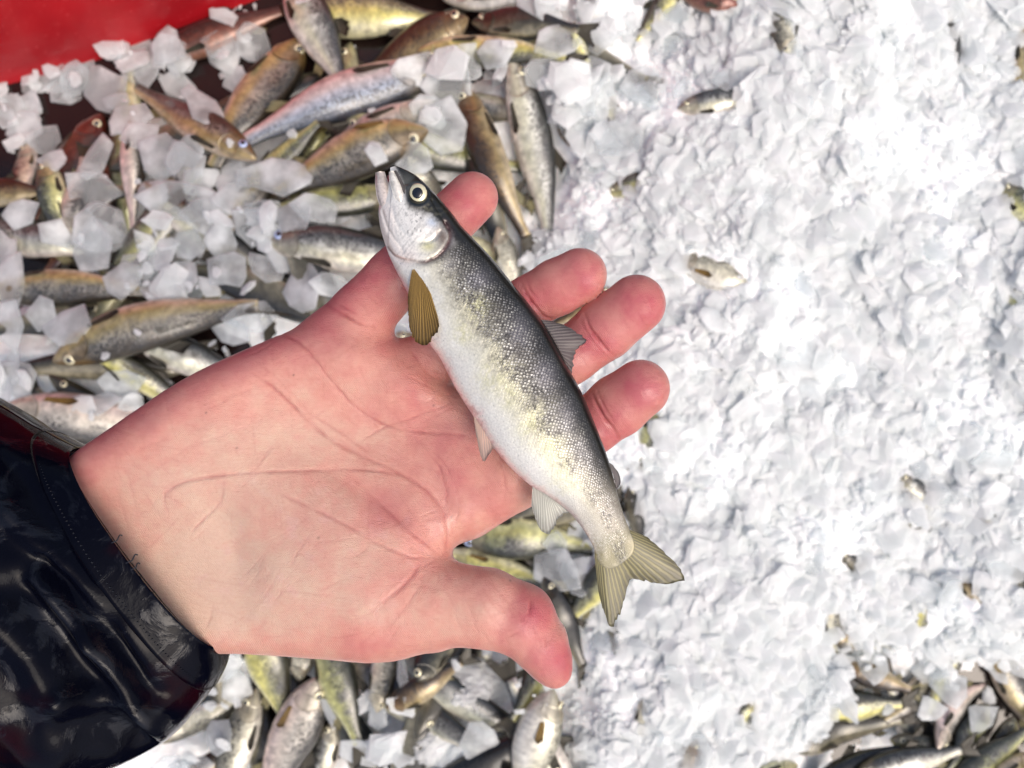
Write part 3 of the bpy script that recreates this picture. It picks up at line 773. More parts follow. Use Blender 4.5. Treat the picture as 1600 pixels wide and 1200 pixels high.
flake_count = [0]
used_labels = {}
def flake(px, py, w, h, rot=0.0, tilt=.12, lift=.0, label=None, group="loose ice flakes on the catch"):
    x, y, _ = at(px, py, -.02); i, j = hidx(x, y); x, y, _ = at(px, py, float(HM[i, j])+.002)
    rx = w*1.18*K*CAM_Z/2; ry = h*1.18*K*CAM_Z/2/.8
    # support under the flake: a high percentile of the heights below it
    uu = np.linspace(-.75, .75, 5); X, Y = np.meshgrid(uu*rx, uu*ry)
    ca, sa = math.cos(rot), math.sin(rot)
    QX, QY = x+X*ca-Y*sa, y+X*sa+Y*ca
    i, j = hidx(QX, QY); Z = HM[i, j]
    A = np.c_[X.ravel(), Y.ravel(), np.ones(25)]
    co = np.linalg.lstsq(A, Z.ravel(), rcond=None)[0]
    sx, sy = np.clip(co[0], -.5, .5)*.8, np.clip(co[1], -.5, .5)*.8
    z = np.percentile(Z - (X*sx+Y*sy), 72) + .0012 + lift
    o = link("ice_flake", FLK[random.randrange(16)])
    o.location = (x, y, z)
    n = Vector((-sx + random.gauss(0, tilt), -sy + random.gauss(0, tilt), 1)).normalized()
    q = Vector((n.x*ca-n.y*sa, n.x*sa+n.y*ca, n.z)).to_track_quat('Z', 'Y')
    o.rotation_mode = 'QUATERNION'
    from mathutils import Quaternion
    base = Quaternion((0, 0, 1), rot)
    up = Vector((0, 0, 1)).rotation_difference(Vector((n.x*ca-n.y*sa, n.x*sa+n.y*ca, n.z)))
    o.rotation_quaternion = up @ base
    o.scale = (rx, ry, (rx+ry)/2*random.uniform(.45, .85))
    for a in np.linspace(-.8, .8, 7):
        for b in np.linspace(-.8, .8, 7):
            if a*a+b*b > .8: continue
            qx, qy = x+a*rx*ca-b*ry*sa, y+a*rx*sa+b*ry*ca
            i, j = hidx(qx, qy)
            HM[i, j] = max(HM[i, j], z + .0015 + a*rx*sx+b*ry*sy)
    o["category"] = "ice flake"
    o["label"] = label or "x"
    o["group"] = group
    flake_count[0] += 1
    return o

HF = [(60,128,100,38,.25),(130,105,62,36,.9),(198,72,92,58,-.3),(222,112,70,70,.3),(155,135,84,72,.1),(100,148,52,46,0),(45,165,52,42,.4),(12,165,52,52,0),
 (38,200,80,50,.2),(72,220,62,50,0),(92,256,52,40,.3),(196,186,78,66,.2),(184,160,62,32,0),(160,255,34,110,-.35),(140,292,78,76,.1),(218,214,62,50,0),
 (252,240,76,90,.2),(300,235,52,44,-.5),(240,302,62,50,0),(285,254,62,60,0),(312,282,62,52,.7),(352,85,62,78,.15),(395,72,60,52,.5),(368,125,52,42,.3),
 (322,168,92,46,-.8),(282,312,132,66,.1),(322,340,72,60,0),(370,312,72,52,.3),(428,272,112,58,.1),(415,330,64,42,0),(462,340,72,52,-.3),(490,322,72,50,.2),
 (402,352,72,70,0),(345,378,52,62,.1),(300,386,62,60,0),(356,420,64,62,.5),(300,440,82,56,-.1),(250,442,64,60,.2),(470,448,72,62,0),(420,420,70,40,-.6),
 (512,442,62,42,.2),(402,500,82,50,.1),(370,520,72,50,0),(120,362,112,66,0),(40,335,70,50,.2),(20,402,62,90,.2),(15,440,62,90,0),(175,382,64,60,0),
 (222,420,72,60,.3),(192,440,62,66,.9),(120,512,104,60,.1),(66,490,62,50,0),(14,512,52,84,0),(52,592,64,70,.2),(10,575,52,60,0),(16,620,52,60,0),
 (190,598,72,52,0),(158,628,60,44,.3),(216,628,42,26,.3),(655,112,92,62,.2),(700,138,92,80,.1),(694,205,90,84,.3),(668,170,62,52,0),(640,240,60,60,.5),
 (722,96,62,58,.3),(775,82,62,50,0),(348,1042,62,62,0),(378,1062,50,50,.4),(292,1168,92,36,.2),(342,1152,52,62,.1),
 (300,1200,76,34,.1),(514,1112,20,74,.15),(592,1112,32,60,-.2),(612,1152,54,52,0),(560,1175,60,60,.2),(626,1060,20,70,.25),(760,900,60,30,.2),(880,880,34,46,.2),
 (868,850,40,44,.5),(905,905,50,70,.2),(1530,1120,66,52,.5),(1450,1105,50,50,.2),(1480,1070,60,60,0),(1270,180,70,90,.05),(1090,250,70,70,.3),(1000,250,50,50,.1),
 (1180,330,90,70,.2),(1250,560,110,80,.1),(1180,600,90,80,.4),(930,60,80,70,.3),(870,60,70,60,.8),(900,120,60,60,.3),(850,130,70,60,0),(1000,130,70,50,.1),(1400,1010,90,50,.6)]
SZ = lambda w, h: "large" if max(w, h) > 88 else ("small" if max(w, h) < 55 else "medium-sized")
SH = lambda w, h: "long narrow" if max(w, h)/min(w, h) > 2.2 else ("broad" if max(w, h)/min(w, h) < 1.2 else "angular")
fl_objs = []
for (px, py, w, h, rot) in HF:
    a, b = nearest_fish(px, py)
    fl_objs.append((flake(px, py, w, h, rot, tilt=.10), px, py, f"{SZ(w,h)} {SH(w,h)} ice flake", a, b))
# plainer loose flakes spread over the left heap and the ice
cand = 0; made = 0
while made < 205 and cand < 6000:
    cand += 1
    px, py = random.uniform(-30, 1630), random.uniform(-20, 1220)
    c = float(cover(px, py))
    if py < 124 - .31*px: continue
    if 230 < px < 790 and 560 < py < 960 and random.random() < .93: continue
    p = .05 + .8*math.exp(-((c-4.2)/2.2)**2) + (.07 if c > 7 else 0)
    if px < 480 and py < 480: p = .80 if px < 300 else p
    if random.random() > p: continue
    i, j = hidx(*at(px, py, 0)[:2])
    if FM[i, j] > .9 and random.random() < .95: continue
    if c < 7 and random.random() < .9:
        i2, j2 = hidx(*np.array([at(px+a_, py+b_, 0)[:2] for a_, b_ in ((-28, 0), (28, 0), (0, -28), (0, 28))]).T)
        if (FM[i2, j2] > .9).sum() >= 2: continue
    if FM[i, j] > .3 and c < 2 and random.random() < .6: continue
    s = random.uniform(46, 92) if c < 6.5 else random.uniform(24, 60)
    if c > 6.5 and random.random() < .2: s *= 1.5
    o = flake(px, py, s, s*random.uniform(.5, 1), random.uniform(0, 3.1), tilt=.22)
    a, b = nearest_fish(px, py)
    fl_objs.append((o, px, py, f"{SZ(s,s)} ice flake", a, b)); made += 1
# labels that single each thing out by what it lies against
import re
def nwords(x): return len(re.findall(r"[A-Za-z0-9']+", x))
def assign(entries):
    """entries: (object, px, py, kind, near a, near b)"""
    seen = {}
    for (o, px, py, kind, a, b) in entries:
        lab = f"{kind} between the {a} and the {b}"
        if nwords(lab) > 12: lab = f"{kind} against the {a}"
        seen.setdefault(lab, []).append((o, px, py))
    for lab, L in seen.items():
        if len(L) == 1: L[0][0]["label"] = lab; continue
        xs = [q[1] for q in L]; ys = [q[2] for q in L]
        ax = 1 if max(xs)-min(xs) > max(ys)-min(ys) else 2
        L.sort(key=lambda q: q[ax])
        nm = ("leftmost", "rightmost") if ax == 1 else ("topmost", "lowest")
        word = ["second", "third", "fourth", "fifth", "sixth", "seventh", "eighth", "ninth", "tenth", "eleventh", "twelfth", "thirteenth", "fourteenth", "fifteenth", "sixteenth"]
        for k, (o, px, py) in enumerate(L):
            pre = nm[0] if k == 0 else (nm[1] if k == len(L)-1 else word[k-1] + (" from left," if ax == 1 else " from top,"))
            o["label"] = f"{pre} {lab}"
assign(fl_objs)
LOOK = {'dark': "black", 'brown': "dark brown", 'green': "dull olive", 'silver': "dull silver", 'maroon': "dark red"}
keepers = []
palm_poly = [(118,708),(330,571),(510,488),(600,395),(740,270),(780,300),(700,400),(660,560),(830,690),(833,781),(700,868),(860,930),(890,1060),(780,1010),(345,1019),(262,1150),(100,1200),(-100,1200),(-100,600),(0,640)]
for (root, F_, st, ctr) in low_fish:
    tot = vis = 0
    for uu in np.linspace(.03, .97, 24):
        for oo in np.linspace(-.8, .8, 7):
            q = F_.pt(uu, math.acos(oo)); tot += 1
            px, py = px_of(q)
            if not (0 < px < 1600 and 0 < py < 1200) or inside(np.array([px]), np.array([py]), palm_poly)[0]: continue
            i, j = hidx(q[0], q[1])
            if HM[i, j] < q[2] + .0035: vis += 1
    if vis < .10*tot:
        for ch in list(root.children_recursive): bpy.data.objects.remove(ch)
        bpy.data.objects.remove(root); continue
    a_, b_ = nearest_fish(*ctr)
    keepers.append((root, ctr[0], ctr[1], f"half-buried {LOOK[st]} fish", a_, b_))
assign(keepers)
print("lower fish kept", len(keepers))

# crumbly lumps of packed ice
def lump(px, py, rx, ry, rz, seed, label):
    n, m = 60, 90
    th = np.linspace(0, math.pi*.62, n); ph = np.linspace(0, 2*math.pi, m, endpoint=False)
    T, Ph = np.meshgrid(th, ph, indexing='ij')
    d = np.stack([np.sin(T)*np.cos(Ph), np.sin(T)*np.sin(Ph), np.cos(T)], -1)
    r = .78 + .45*fbm(d[..., 0]*2.2+seed, d[..., 1]*2.2, d[..., 2]*2.2, 3) + .16*np.abs(fbm(d[..., 0]*7+seed, d[..., 1]*7, d[..., 2]*7, 3)-.5)*2
    # flat facets like pressed flakes
    fa = rng.normal(size=(26, 3)); fa[:, 2] = np.abs(fa[:, 2]); fa /= np.linalg.norm(fa, axis=1, keepdims=True)
    dots = np.max(np.einsum('ijk,lk->ijl', d, fa), -1); r *= .86 + .22*np.clip(1/np.maximum(dots, .7)-1, 0, .4)*2
    P = d*r[..., None]*np.array([rx*K*CAM_Z, ry*K*CAM_Z, rz])
    me = mesh_np("ice_lump", P.reshape(-1, 3), grid_faces(n, m, True))
    o = link("ice_lump", me, M_ICE_CR); x, y, _ = at(px, py, 0); i, j = hidx(x, y)
    o.location = (x, y, -.022)
    o["label"] = label; o["category"] = "ice lump"; o["group"] = "packed lumps of ice below the thumb"
lump(722, 1088, 78, 58, .030, 3, "big crumbly white ice lump right below the thumb")
lump(668, 1160, 80, 62, .034, 11, "smooth rounded ice lump at the bottom edge, lower left of the crumbly one")
lump(760, 1185, 46, 30, .026, 19, "small ice lump at the bottom edge beside the dark gap")

# crushed ice: one mass of small real flakes
tmpl = []
for s in range(10):
    r = random.Random(100+s); n = 5 + s % 3
    V = []
    for lvl, sc in ((.5, .80), (0, 1.0), (-.5, .78)):
        for i in range(n):
            a = (i+r.uniform(-.3, .3))/n*2*math.pi
            q = r.uniform(.7, 1.15)*sc
            V.append((math.cos(a)*q, math.sin(a)*q*.75, lvl*.20*(1+r.uniform(-.5, .5)) + .10*math.cos(a*2+s)*sc))
    V += [(0, 0, .12), (0, 0, -.10)]
    T_ = []
    for l in range(2):
        for i in range(n):
            j = (i+1) % n; a, b, c, d = l*n+i, l*n+j, (l+1)*n+j, (l+1)*n+i
            T_ += [(a, d, b), (b, d, c)]
    for i in range(n):
        j = (i+1) % n
        T_ += [(3*n, i, j), (3*n+1, 2*n+j, 2*n+i)]
    tmpl.append((np.array(V), np.array(T_)))
N = 62000
PX = rng.uniform(-160, 1760, N); PY = rng.uniform(-140, 1340, N)
c = cover(PX, PY)
hold = (rng.random(N) < np.clip((c-1.2)/6.5, 0.0, 1)**1.1 + .10*((PX < 700) & (PY < 700)))
x = (PX-800)*K*CAM_Z; y = (600-PY)*K*CAM_Z
i, j = hidx(x, y)
keep = hold & ~((FM[i, j] > .9) & (rng.random(N) < .975)) & ~((FM[i, j] > .7) & (FM[i, j] < .9) & (rng.random(N) < .80)) & ~((FM[i, j] > .3) & (FM[i, j] < .9) & (rng.random(N) < .25))
keep &= ~((PX > 250) & (PX < 780) & (PY > 580) & (PY < 950) & (rng.random(N) < .8))
keep &= ~(PY < 120-.31*PX)
x, y, c, PX, PY = x[keep], y[keep], c[keep], PX[keep], PY[keep]
n = len(x)
size = np.where(rng.random(n) < .12, rng.uniform(.009, .018, n), np.exp(rng.normal(0, .45, n))*.0040)
size = size*(.45+1.25*smooth(.3, .72, fbm(x*18, y*18, 4.4)))
size = np.clip(size, .0016, .018)
base = ice_z(x, y); i, j = hidx(x, y)
top = HM[i, j]
z = np.where(c > 5, np.maximum(base, top-.006) + rng.uniform(-.001, .0028, n), top + rng.uniform(-.001, .003, n))
x = (PX-800)*K*(CAM_Z-z); y = (600-PY)*K*(CAM_Z-z)
ax = rng.normal(size=(n, 3)); ax /= np.linalg.norm(ax, axis=1, keepdims=True)
an = rng.normal(0, .26, n)
spin = rng.uniform(0, 2*math.pi, n)
allV, allF, off = [], [], 0
tid = rng.integers(0, 10, n)
ca, sa = np.cos(an), np.sin(an); cs, ss = np.cos(spin), np.sin(spin)
for t_ in range(10):
    m = np.where(tid == t_)[0]
    V, T_ = tmpl[t_]
    Q = V[None]*size[m][:, None, None]*np.stack([np.ones(len(m)), rng.uniform(.6, 1.2, len(m)), rng.uniform(.7, 1.4, len(m))], -1)[:, None]
    q2 = np.stack([Q[..., 0]*cs[m][:, None]-Q[..., 1]*ss[m][:, None], Q[..., 0]*ss[m][:, None]+Q[..., 1]*cs[m][:, None], Q[..., 2]], -1)
    k = ax[m][:, None]*np.array([1, 1, .0]); k = k/(np.linalg.norm(k, axis=-1, keepdims=True)+1e-9)
    C_, S_ = ca[m][:, None, None], sa[m][:, None, None]
    k = np.broadcast_to(k, q2.shape)
    q3 = q2*C_ + np.cross(k, q2)*S_ + k*(k*q2).sum(-1, keepdims=True)*(1-C_)
    q3 = q3 + np.stack([x[m], y[m], z[m]], -1)[:, None]
    nv = V.shape[0]
    F = T_[None] + (np.arange(len(m))*nv)[:, None, None] + off
    allV.append(q3.reshape(-1, 3)); allF.append(F.reshape(-1, 3)); off += nv*len(m)
cm = mesh_np("crushed_ice", np.vstack(allV), np.vstack(allF), False)
link("crushed_ice", cm, M_ICE_CR, kind="stuff", label="crushed white ice heaped over the catch")
print("grains", n, "tris", sum(len(f) for f in allF), "flakes", flake_count[0], "fish", len([o for o in bpy.data.objects if o.name.startswith('fish')]))

# ------------------------------------------------------------------ the red tub wall, top left
t = NT("red_tub_plastic")
tcx = t.n("TexCoord").outputs["Object"]
n1 = t.n("TexNoise", {"Vector": tcx, "Scale": 420.0, "Detail": 3.0, "Roughness": .65}).outputs[0]
n2 = t.n("TexNoise", {"Vector": tcx, "Scale": 14.0, "Detail": 4.0}).outputs[0]
c = t.mix(t.ramp01(n2, .3, .7), rgba((.30, .003, .008)), rgba((.42, .005, .011)))
c = t.mix(t.ramp01(n1, .66, .74), c, rgba((.80, .16, .17)))
M_RED = t.out(t.n("BsdfPrincipled", {"Base Color": c, "Roughness": .38, "Normal": t.n("Bump", {"Height": n1, "Strength": .3, "Distance": .0008}), "Coat Weight": .2}))
tub = bpy.data.objects.new("tub", None); COL.objects.link(tub)
foot = [(-700, 215, 0), (-300, 190, 0), (-100, 158, 0), (0, 128, 0), (80, 108, 0), (160, 84, 0), (240, 52, 0), (320, 20, 0), (400, -8, 0), (520, -62, 0), (700, -150, 0), (900, -260, 0)]
line = resample([at(a, b, -.045)[:2] for a, b, _ in foot], 90)
tg = np.gradient(line, axis=0); tg /= np.linalg.norm(tg, axis=1, keepdims=True)
nr = np.stack([-tg[:, 1], tg[:, 0]], 1)
if nr[40][1] < 0: nr = -nr
line = line + nr*.014
prof = [(-.012, -.07), (-.006, -.03), (.004, .0), (.012, .03), (.020, .07), (.032, .12), (.046, .18), (.058, .24), (.064, .27)]
P = np.array([[(*(line[i] + nr[i]*o_), z_ + (fbm(i*.12, k*.7)-.5)*.004) for k, (o_, z_) in enumerate(prof)] for i in range(90)])
wl = link("wall", grid_thick("tub_wall", P, .012), M_RED, tub)
prof2 = [(.060, .262), (.054, .272), (.060, .284), (.084, .290), (.114, .284), (.118, .262)]
P = np.array([[(*(line[i] + nr[i]*o_), z_) for (o_, z_) in prof2] for i in range(90)])
link("rim", grid_thick("tub_rim", P, .005), M_RED, tub)
tub["label"] = "red plastic tub wall at the top left corner behind the ice flakes"
tub["category"] = "tub"

# ------------------------------------------------------------------ the hand: one continuous skin
def W3(px, py, z): return np.array(at(px, py, z))*1000.0       # millimetres
PALM_Z = .3365
palm_outline = [(-330,930),(-120,800),(60,752),(118,708),(158,680),(200,652),(265,608),(330,571),(420,531),(470,511),(510,492),(560,500),(606,522),(640,545),(672,570),(705,600),
                (760,640),(832,690),(836,740),(833,781),(790,800),(742,829),(715,850),(700,868),(700,905),(715,960),(700,1005),(660,1016),(628,1026),(600,1029),(540,1027),
                (440,1022),(345,1019),(285,1034),(180,1080),(60,1150),(-130,1270),(-420,1300)]
po = np.array([W3(a, b, PALM_Z)[:2] for a, b in palm_outline])
po = resample(list(po)+[po[0]], 260)[:-1]
FING = {
 'pinky':  [(520,535,50,.334),(566,492,50,.3375),(618,436,47,.3400),(682,364,43,.3430),(738,309,40.5,.3455)],
 'ring':   [(590,610,46,.328),(650,573,44,.3325),(740,516,45,.3395),(835,468,41,.3415),(870,449,43.5,.343),(906,430,42.5,.3450)],
 'middle': [(660,710,50,.331),(740,657,48,.3370),(820,605,46,.3395),(893,554,44,.3410),(945,515,47,.343),(994,475,46,.3460)],
 'index':  [(730,790,52,.332),(800,742,51,.3385),(880,694,49,.3400),(925,664,45,.3405),(965,634,48,.3425),(1001,607,45.5,.3455)],
 'thumb':  [(470,905,95,.334),(580,935,84,.3385),(680,941,67,.342),(760,950,61,.3445),(812,968,56,.3450),(842,1004,45,.3445),(858,1032,36,.3435),(866,1047,28,.3425)],
}
def smin(a, b, k):
    h = np.clip(.5 + .5*(b-a)/k, 0, 1)
    return b*(1-h) + a*h - k*h*(1-h)
def hand_sdf(X, Y, Z, d2=None):
    if d2 is None:
        d2 = poly_dist(X, Y, po, True); d2 = np.where(inside(X, Y, po), -d2, d2)
    px = 800 + X/(K*(CAM_Z*1000-Z)); py = 600 - Y/(K*(CAM_Z*1000-Z))
    # the ball of the thumb is thick, the middle of the palm hollow
    h = 11.0 + 4.5*np.exp(-(((px-540)/190)**2+((py-900)/120)**2)) + 2.0*np.exp(-(((px-300)/150)**2+((py-720)/150)**2)) - 1.0*smooth(600, 800, px)
    zc = PALM_Z*1000
    wx, wy = d2 + h, np.abs(Z-zc)
    palm = np.minimum(np.maximum(wx, wy-0), 0) + np.sqrt(np.maximum(wx, 0)**2 + np.maximum(wy, 0)**2) - h
    f = None
    for nm, ch in FING.items():
        g = None
        for (a, b) in zip(ch[:-1], ch[1:]):
            A, B = W3(a[0], a[1], a[3]), W3(b[0], b[1], b[3])
            ra, rb = a[2]*K*(CAM_Z-a[3])*1000, b[2]*K*(CAM_Z-b[3])*1000
            AB = B-A; L2 = (AB**2).sum()
            t_ = np.clip(((X-A[0])*AB[0]+(Y-A[1])*AB[1]+(Z-A[2])*AB[2])/L2, 0, 1)
            flat = 1.14
            d = np.sqrt((X-A[0]-t_*AB[0])**2+(Y-A[1]-t_*AB[1])**2+((Z-A[2]-t_*AB[2])*flat)**2) - (ra+(rb-ra)*t_)
            g = d if g is None else smin(g, d, 1.6)
        if nm == 'thumb': thumb = g
        else: f = g if f is None else smin(f, g, .8)
    r = smin(palm, f, 5.0)
    return smin(r, thumb, 6.0)

def surface_nets(f, org, h):
    s = f < 0
    nx, ny, nz = f.shape
    acc = np.zeros((nx-1, ny-1, nz-1, 3), np.float32); cnt = np.zeros((nx-1, ny-1, nz-1), np.float32)
    cor = [(i, j, k) for i in (0, 1) for j in (0, 1) for k in (0, 1)]
    sl = lambda A, c: A[c[0]:nx-1+c[0], c[1]:ny-1+c[1], c[2]:nz-1+c[2]]
    for a in range(8):
        for b in range(a+1, 8):
            ca, cb = cor[a], cor[b]
            if sum(abs(x-y) for x, y in zip(ca, cb)) != 1: continue
            fa, fb = sl(f, ca), sl(f, cb); m = (fa < 0) != (fb < 0)
            t_ = np.where(m, fa/(fa-fb+1e-12), 0)
            for k in range(3):
                acc[..., k] += np.where(m, ca[k] + t_*(cb[k]-ca[k]), 0)
            cnt += m
    act = cnt > 0
    ids = -np.ones(act.shape, int); I = np.argwhere(act); ids[act] = np.arange(len(I))
    V = (I + acc[act]/cnt[act][:, None])*h + org
    F = []
    for ax in range(3):
        o1, o2 = [(1, 2), (2, 0), (0, 1)][ax]
        a = np.take(s, range(0, s.shape[ax]-1), ax); b = np.take(s, range(1, s.shape[ax]), ax)
        E = np.argwhere(a != b); inn = a[a != b]
        E_ok = (E[:, o1] > 0) & (E[:, o2] > 0) & (E[:, o1] < s.shape[o1]-1) & (E[:, o2] < s.shape[o2]-1)
        E, inn = E[E_ok], inn[E_ok]
        q = []
        for (u, v) in ((0, 0), (-1, 0), (-1, -1), (0, -1)):
            e = E.copy(); e[:, o1] += u; e[:, o2] += v
            q.append(ids[e[:, 0], e[:, 1], e[:, 2]])
        q = np.stack(q, 1)
        q[~inn] = q[~inn][:, ::-1]
        F.append(q)
    return V, np.vstack(F)

hs = .85
x0, y0, _ = W3(-90, 1240, .33); x1, y1, _ = W3(1075, 240, .34)
gx = np.arange(x0, x1, hs); gy = np.arange(y0, y1, hs); gz = np.arange(316, 360, hs)
X2, Y2 = np.meshgrid(gx, gy, indexing='ij')
d2 = poly_dist(X2, Y2, po, True); d2 = np.where(inside(X2, Y2, po), -d2, d2)
X3, Y3, Z3 = np.meshgrid(gx, gy, gz, indexing='ij')
Fv = hand_sdf(X3, Y3, Z3, d2[:, :, None]).astype(np.float32)
Fv[:1] = 5; Fv[-1:] = 5; Fv[:, :1] = 5; Fv[:, -1:] = 5
V, F = surface_nets(Fv, np.array([x0, y0, 316.0]), hs)
del X3, Y3, Z3, Fv
me = mesh_np("hand_coarse", V/1000, F)
tmp = link("hand_coarse", me)
ms = tmp.modifiers.new("s", 'SUBSURF'); ms.levels = 1; ms.render_levels = 1
dg = bpy.context.evaluated_depsgraph_get()
me2 = bpy.data.meshes.new_from_object(tmp.evaluated_get(dg))
bpy.data.objects.remove(tmp); bpy.data.meshes.remove(me)
nv = len(me2.vertices)
V = np.zeros(nv*3, np.float32); me2.vertices.foreach_get("co", V); V = V.reshape(-1, 3).astype(float)
me2.update()
Nn = np.zeros(nv*3, np.float32); me2.vertex_normals.foreach_get("vector", Nn); Nn = Nn.reshape(-1, 3)
px, py = px_of(V)
up = smooth(.05, .6, Nn[:, 2])
G = lambda cx, cy, sx, sy, rot=0: np.exp(-((((px-cx)*math.cos(rot)+(py-cy)*math.sin(rot))/sx)**2 + ((-(px-cx)*math.sin(rot)+(py-cy)*math.cos(rot))/sy)**2))
relief = (-3.2*G(520, 690, 150, 62, .35) - 1.5*G(600, 655, 90, 50, .3) + 1.8*G(545, 870, 150, 80, .35) + 1.0*G(300, 660, 120, 70, -.55)
          + 1.3*G(540, 560, 45, 38) + .9*G(620, 610, 38, 34) + 1.0*G(735, 735, 50, 40) - 1.2*G(665, 655, 30, 22, .4) + .6*G(640, 815, 26, 40)
          - 1.1*G(355, 830, 90, 30, 1.2) - .9*G(575, 775, 110, 16, .55) + .5*G(770, 910, 60, 24) - 1.0*G(700, 800, 60, 16, 1.1)
          + .7*(fbm(px/60, py/60, 1.5)-.5) + .25*(fbm(px/18, py/18, 9.5)-.5))
CR = [  # palm lines: points, depth mm, width px
 ([(692,866),(700,840),(697,812),(683,785),(655,758),(612,735),(560,712),(515,690),(478,660),(448,628),(420,600),(395,585)], .55, 3.2),
 ([(438,522),(462,532),(490,558),(515,592),(545,628),(580,655),(620,671),(660,676),(700,678),(742,684)], .50, 2.8),
 ([(560,690),(600,668),(640,655),(675,640),(712,628)], .28, 2.4),
 ([(395,560),(430,590),(455,618),(480,646),(520,672),(560,700),(590,716)], .26, 2.4),
 ([(262,800),(256,780),(268,762),(300,750),(350,743),(410,738),(480,736),(545,734),(600,738),(640,746)], .42, 3.0),
 ([(350,752),(344,780),(330,800),(308,820),(296,840)], .34, 2.8),
 ([(430,690),(410,715),(395,738),(372,768)], .2, 3),
 ([(435,770),(490,795),(545,822),(590,848),(635,868),(668,872)], .34, 3.4),
 ([(540,740),(580,775),(620,812),(655,842),(682,862)], .36, 3.0),
 ([(640,680),(668,705),(688,735),(697,770),(694,800)], .26, 2.2),
 ([(620,672),(655,690),(690,720),(712,760),(716,800),(706,835)], .24, 2.2),
 ([(772,712),(786,735),(790,762),(784,790)], .30, 2.4),
 ([(700,756),(740,760),(780,768),(815,772)], .14, 2),
 ([(660,872),(640,905),(612,930),(586,948)], .34, 4.0),
 ([(668,880),(655,915),(632,950),(600,985)], .20, 3.5),
 ([(720,872),(722,884),(726,896)], .22, 2.4), ([(745,880),(748,894),(752,905)], .18, 2.2), ([(776,886),(778,898),(781,908)], .15, 2.2),
 ([(826,915),(829,935),(828,952),(824,972)], .42, 2.6), ([(832,928),(834,945),(831,962)], .25, 2.0),
 ([(782,1004),(800,992),(818,984)], .34, 2.6), ([(776,996),(796,984),(812,980)], .2, 2.2),
 ([(512,478),(528,486),(545,496),(565,506),(585,510)], .40, 2.6), ([(520,470),(540,482),(560,492)], .2, 2.2),
 ([(640,545),(652,562),(664,578),(680,592)], .3, 3.0), ([(660,548),(672,566),(688,582)], .2, 2.4),
 ([(813,438),(820,455),(832,474),(848,492),(860,498)], .45, 2.6), ([(822,436),(830,454),(842,470)], .2, 2.2),
 ([(914,492),(922,512),(936,532),(950,548),(962,560)], .48, 2.8), ([(908,500),(916,518),(928,536),(942,552)], .28, 2.2),
 ([(926,616),(934,636),(946,656),(960,672),(966,684)], .50, 2.8), ([(934,612),(944,634),(956,654)], .22, 2.2),
 ([(200,760),(300,700),(400,660)], .10, 3), ([(300,640),(420,600),(520,590)], .10, 3), ([(450,560),(450,620),(456,700)], .12, 2.5),
 ([(540,560),(560,600),(565,650)], .10, 2.5), ([(585,560),(600,600),(600,640)], .10, 2.2), ([(640,770),(690,765),(720,755)], .10, 2.2),
]
crease = np.zeros(nv); dep = np.zeros(nv)
for pts, dp, wd in CR:
    fing = (pts[0][0] > 800 and pts[0][1] < 700) or (pts[0][0] > 505 and pts[0][1] < 490)
    dp = dp*(1.7 if fing else .72)
    P = np.array(pts); bx = (px > P[:, 0].min()-14) & (px < P[:, 0].max()+14) & (py > P[:, 1].min()-14) & (py < P[:, 1].max()+14) & (Nn[:, 2] > -.1)
    if not bx.any(): continue
    ln = resample(pts, 40)
    qx = px[bx] + (vnoise(px[bx]/13, py[bx]/13, dp*9)-.5)*3.0
    d = poly_dist(qx, py[bx], ln)
    ends = smooth(2, 26, np.minimum(np.hypot(px[bx]-P[0, 0], py[bx]-P[0, 1]), np.hypot(px[bx]-P[-1, 0], py[bx]-P[-1, 1])))
    g = np.exp(-(d/(wd*.85))**2)*(.35+.65*ends)*(.45+.9*smooth(.3, .65, fbm(px[bx]/30, py[bx]/30, wd*7)))
    dep[bx] = np.maximum(dep[bx], dp*g); crease[bx] = np.maximum(crease[bx], g*min(1, dp*2.2))
    # the flesh swells a little either side of a fold
    relief[bx] += .06*dp*np.exp(-((d-8)/6)**2)*ends*up[bx]
rw = np.random.default_rng(21)
def flow(x_, y_):
    # direction of the small skin lines: across the fingers, fanning over the palm
    if x_ > 700 or y_ < 500: return rw.choice([1.05, .95]) + rw.normal(0, .18)
    if y_ > 820: return rw.choice([-.75, .25]) + rw.normal(0, .25)
    return rw.choice([.75, .25, 1.5, -.45]) + rw.normal(0, .2)
for k_ in range(330):
    if k_ < 250: cx, cy = rw.uniform(180, 800), rw.uniform(520, 1000)
    else:
        f_ = list(FING.values())[k_ % 5]; q_ = f_[rw.integers(1, len(f_))]; cx, cy = q_[0]+rw.normal(0, 18), q_[1]+rw.normal(0, 18)
    L_ = rw.uniform(14, 60) if k_ < 250 else rw.uniform(10, 26); a_ = flow(cx, cy); bd = rw.normal(0, .12)
    if k_ >= 250 and k_ % 5 == 4: a_ = 1.5 + rw.normal(0, .2)
    tt_ = np.linspace(-1, 1, 9)
    P = np.stack([cx + L_*tt_*math.cos(a_) - bd*L_*tt_**2*math.sin(a_), cy + L_*tt_*math.sin(a_) + bd*L_*tt_**2*math.cos(a_)], 1)
    bx = (px > P[:, 0].min()-6) & (px < P[:, 0].max()+6) & (py > P[:, 1].min()-6) & (py < P[:, 1].max()+6) & (Nn[:, 2] > .1)
    if not bx.any(): continue
    d = poly_dist(px[bx] + (vnoise(px[bx]/7, py[bx]/7, k_)-.5)*3, py[bx], P)
    cd = np.hypot(px[bx]-cx, py[bx]-cy)/L_
    g = np.exp(-(d/1.7)**2)*np.clip(1-cd**2, 0, 1)*rw.uniform(.4, 1)
    dep[bx] = np.maximum(dep[bx], .13*g); crease[bx] = np.maximum(crease[bx], .34*g)
V += Nn*((relief*1.25*up - dep)/1000)[:, None]
me2.vertices.foreach_set("co", V.astype(np.float32).ravel()); me2.update()
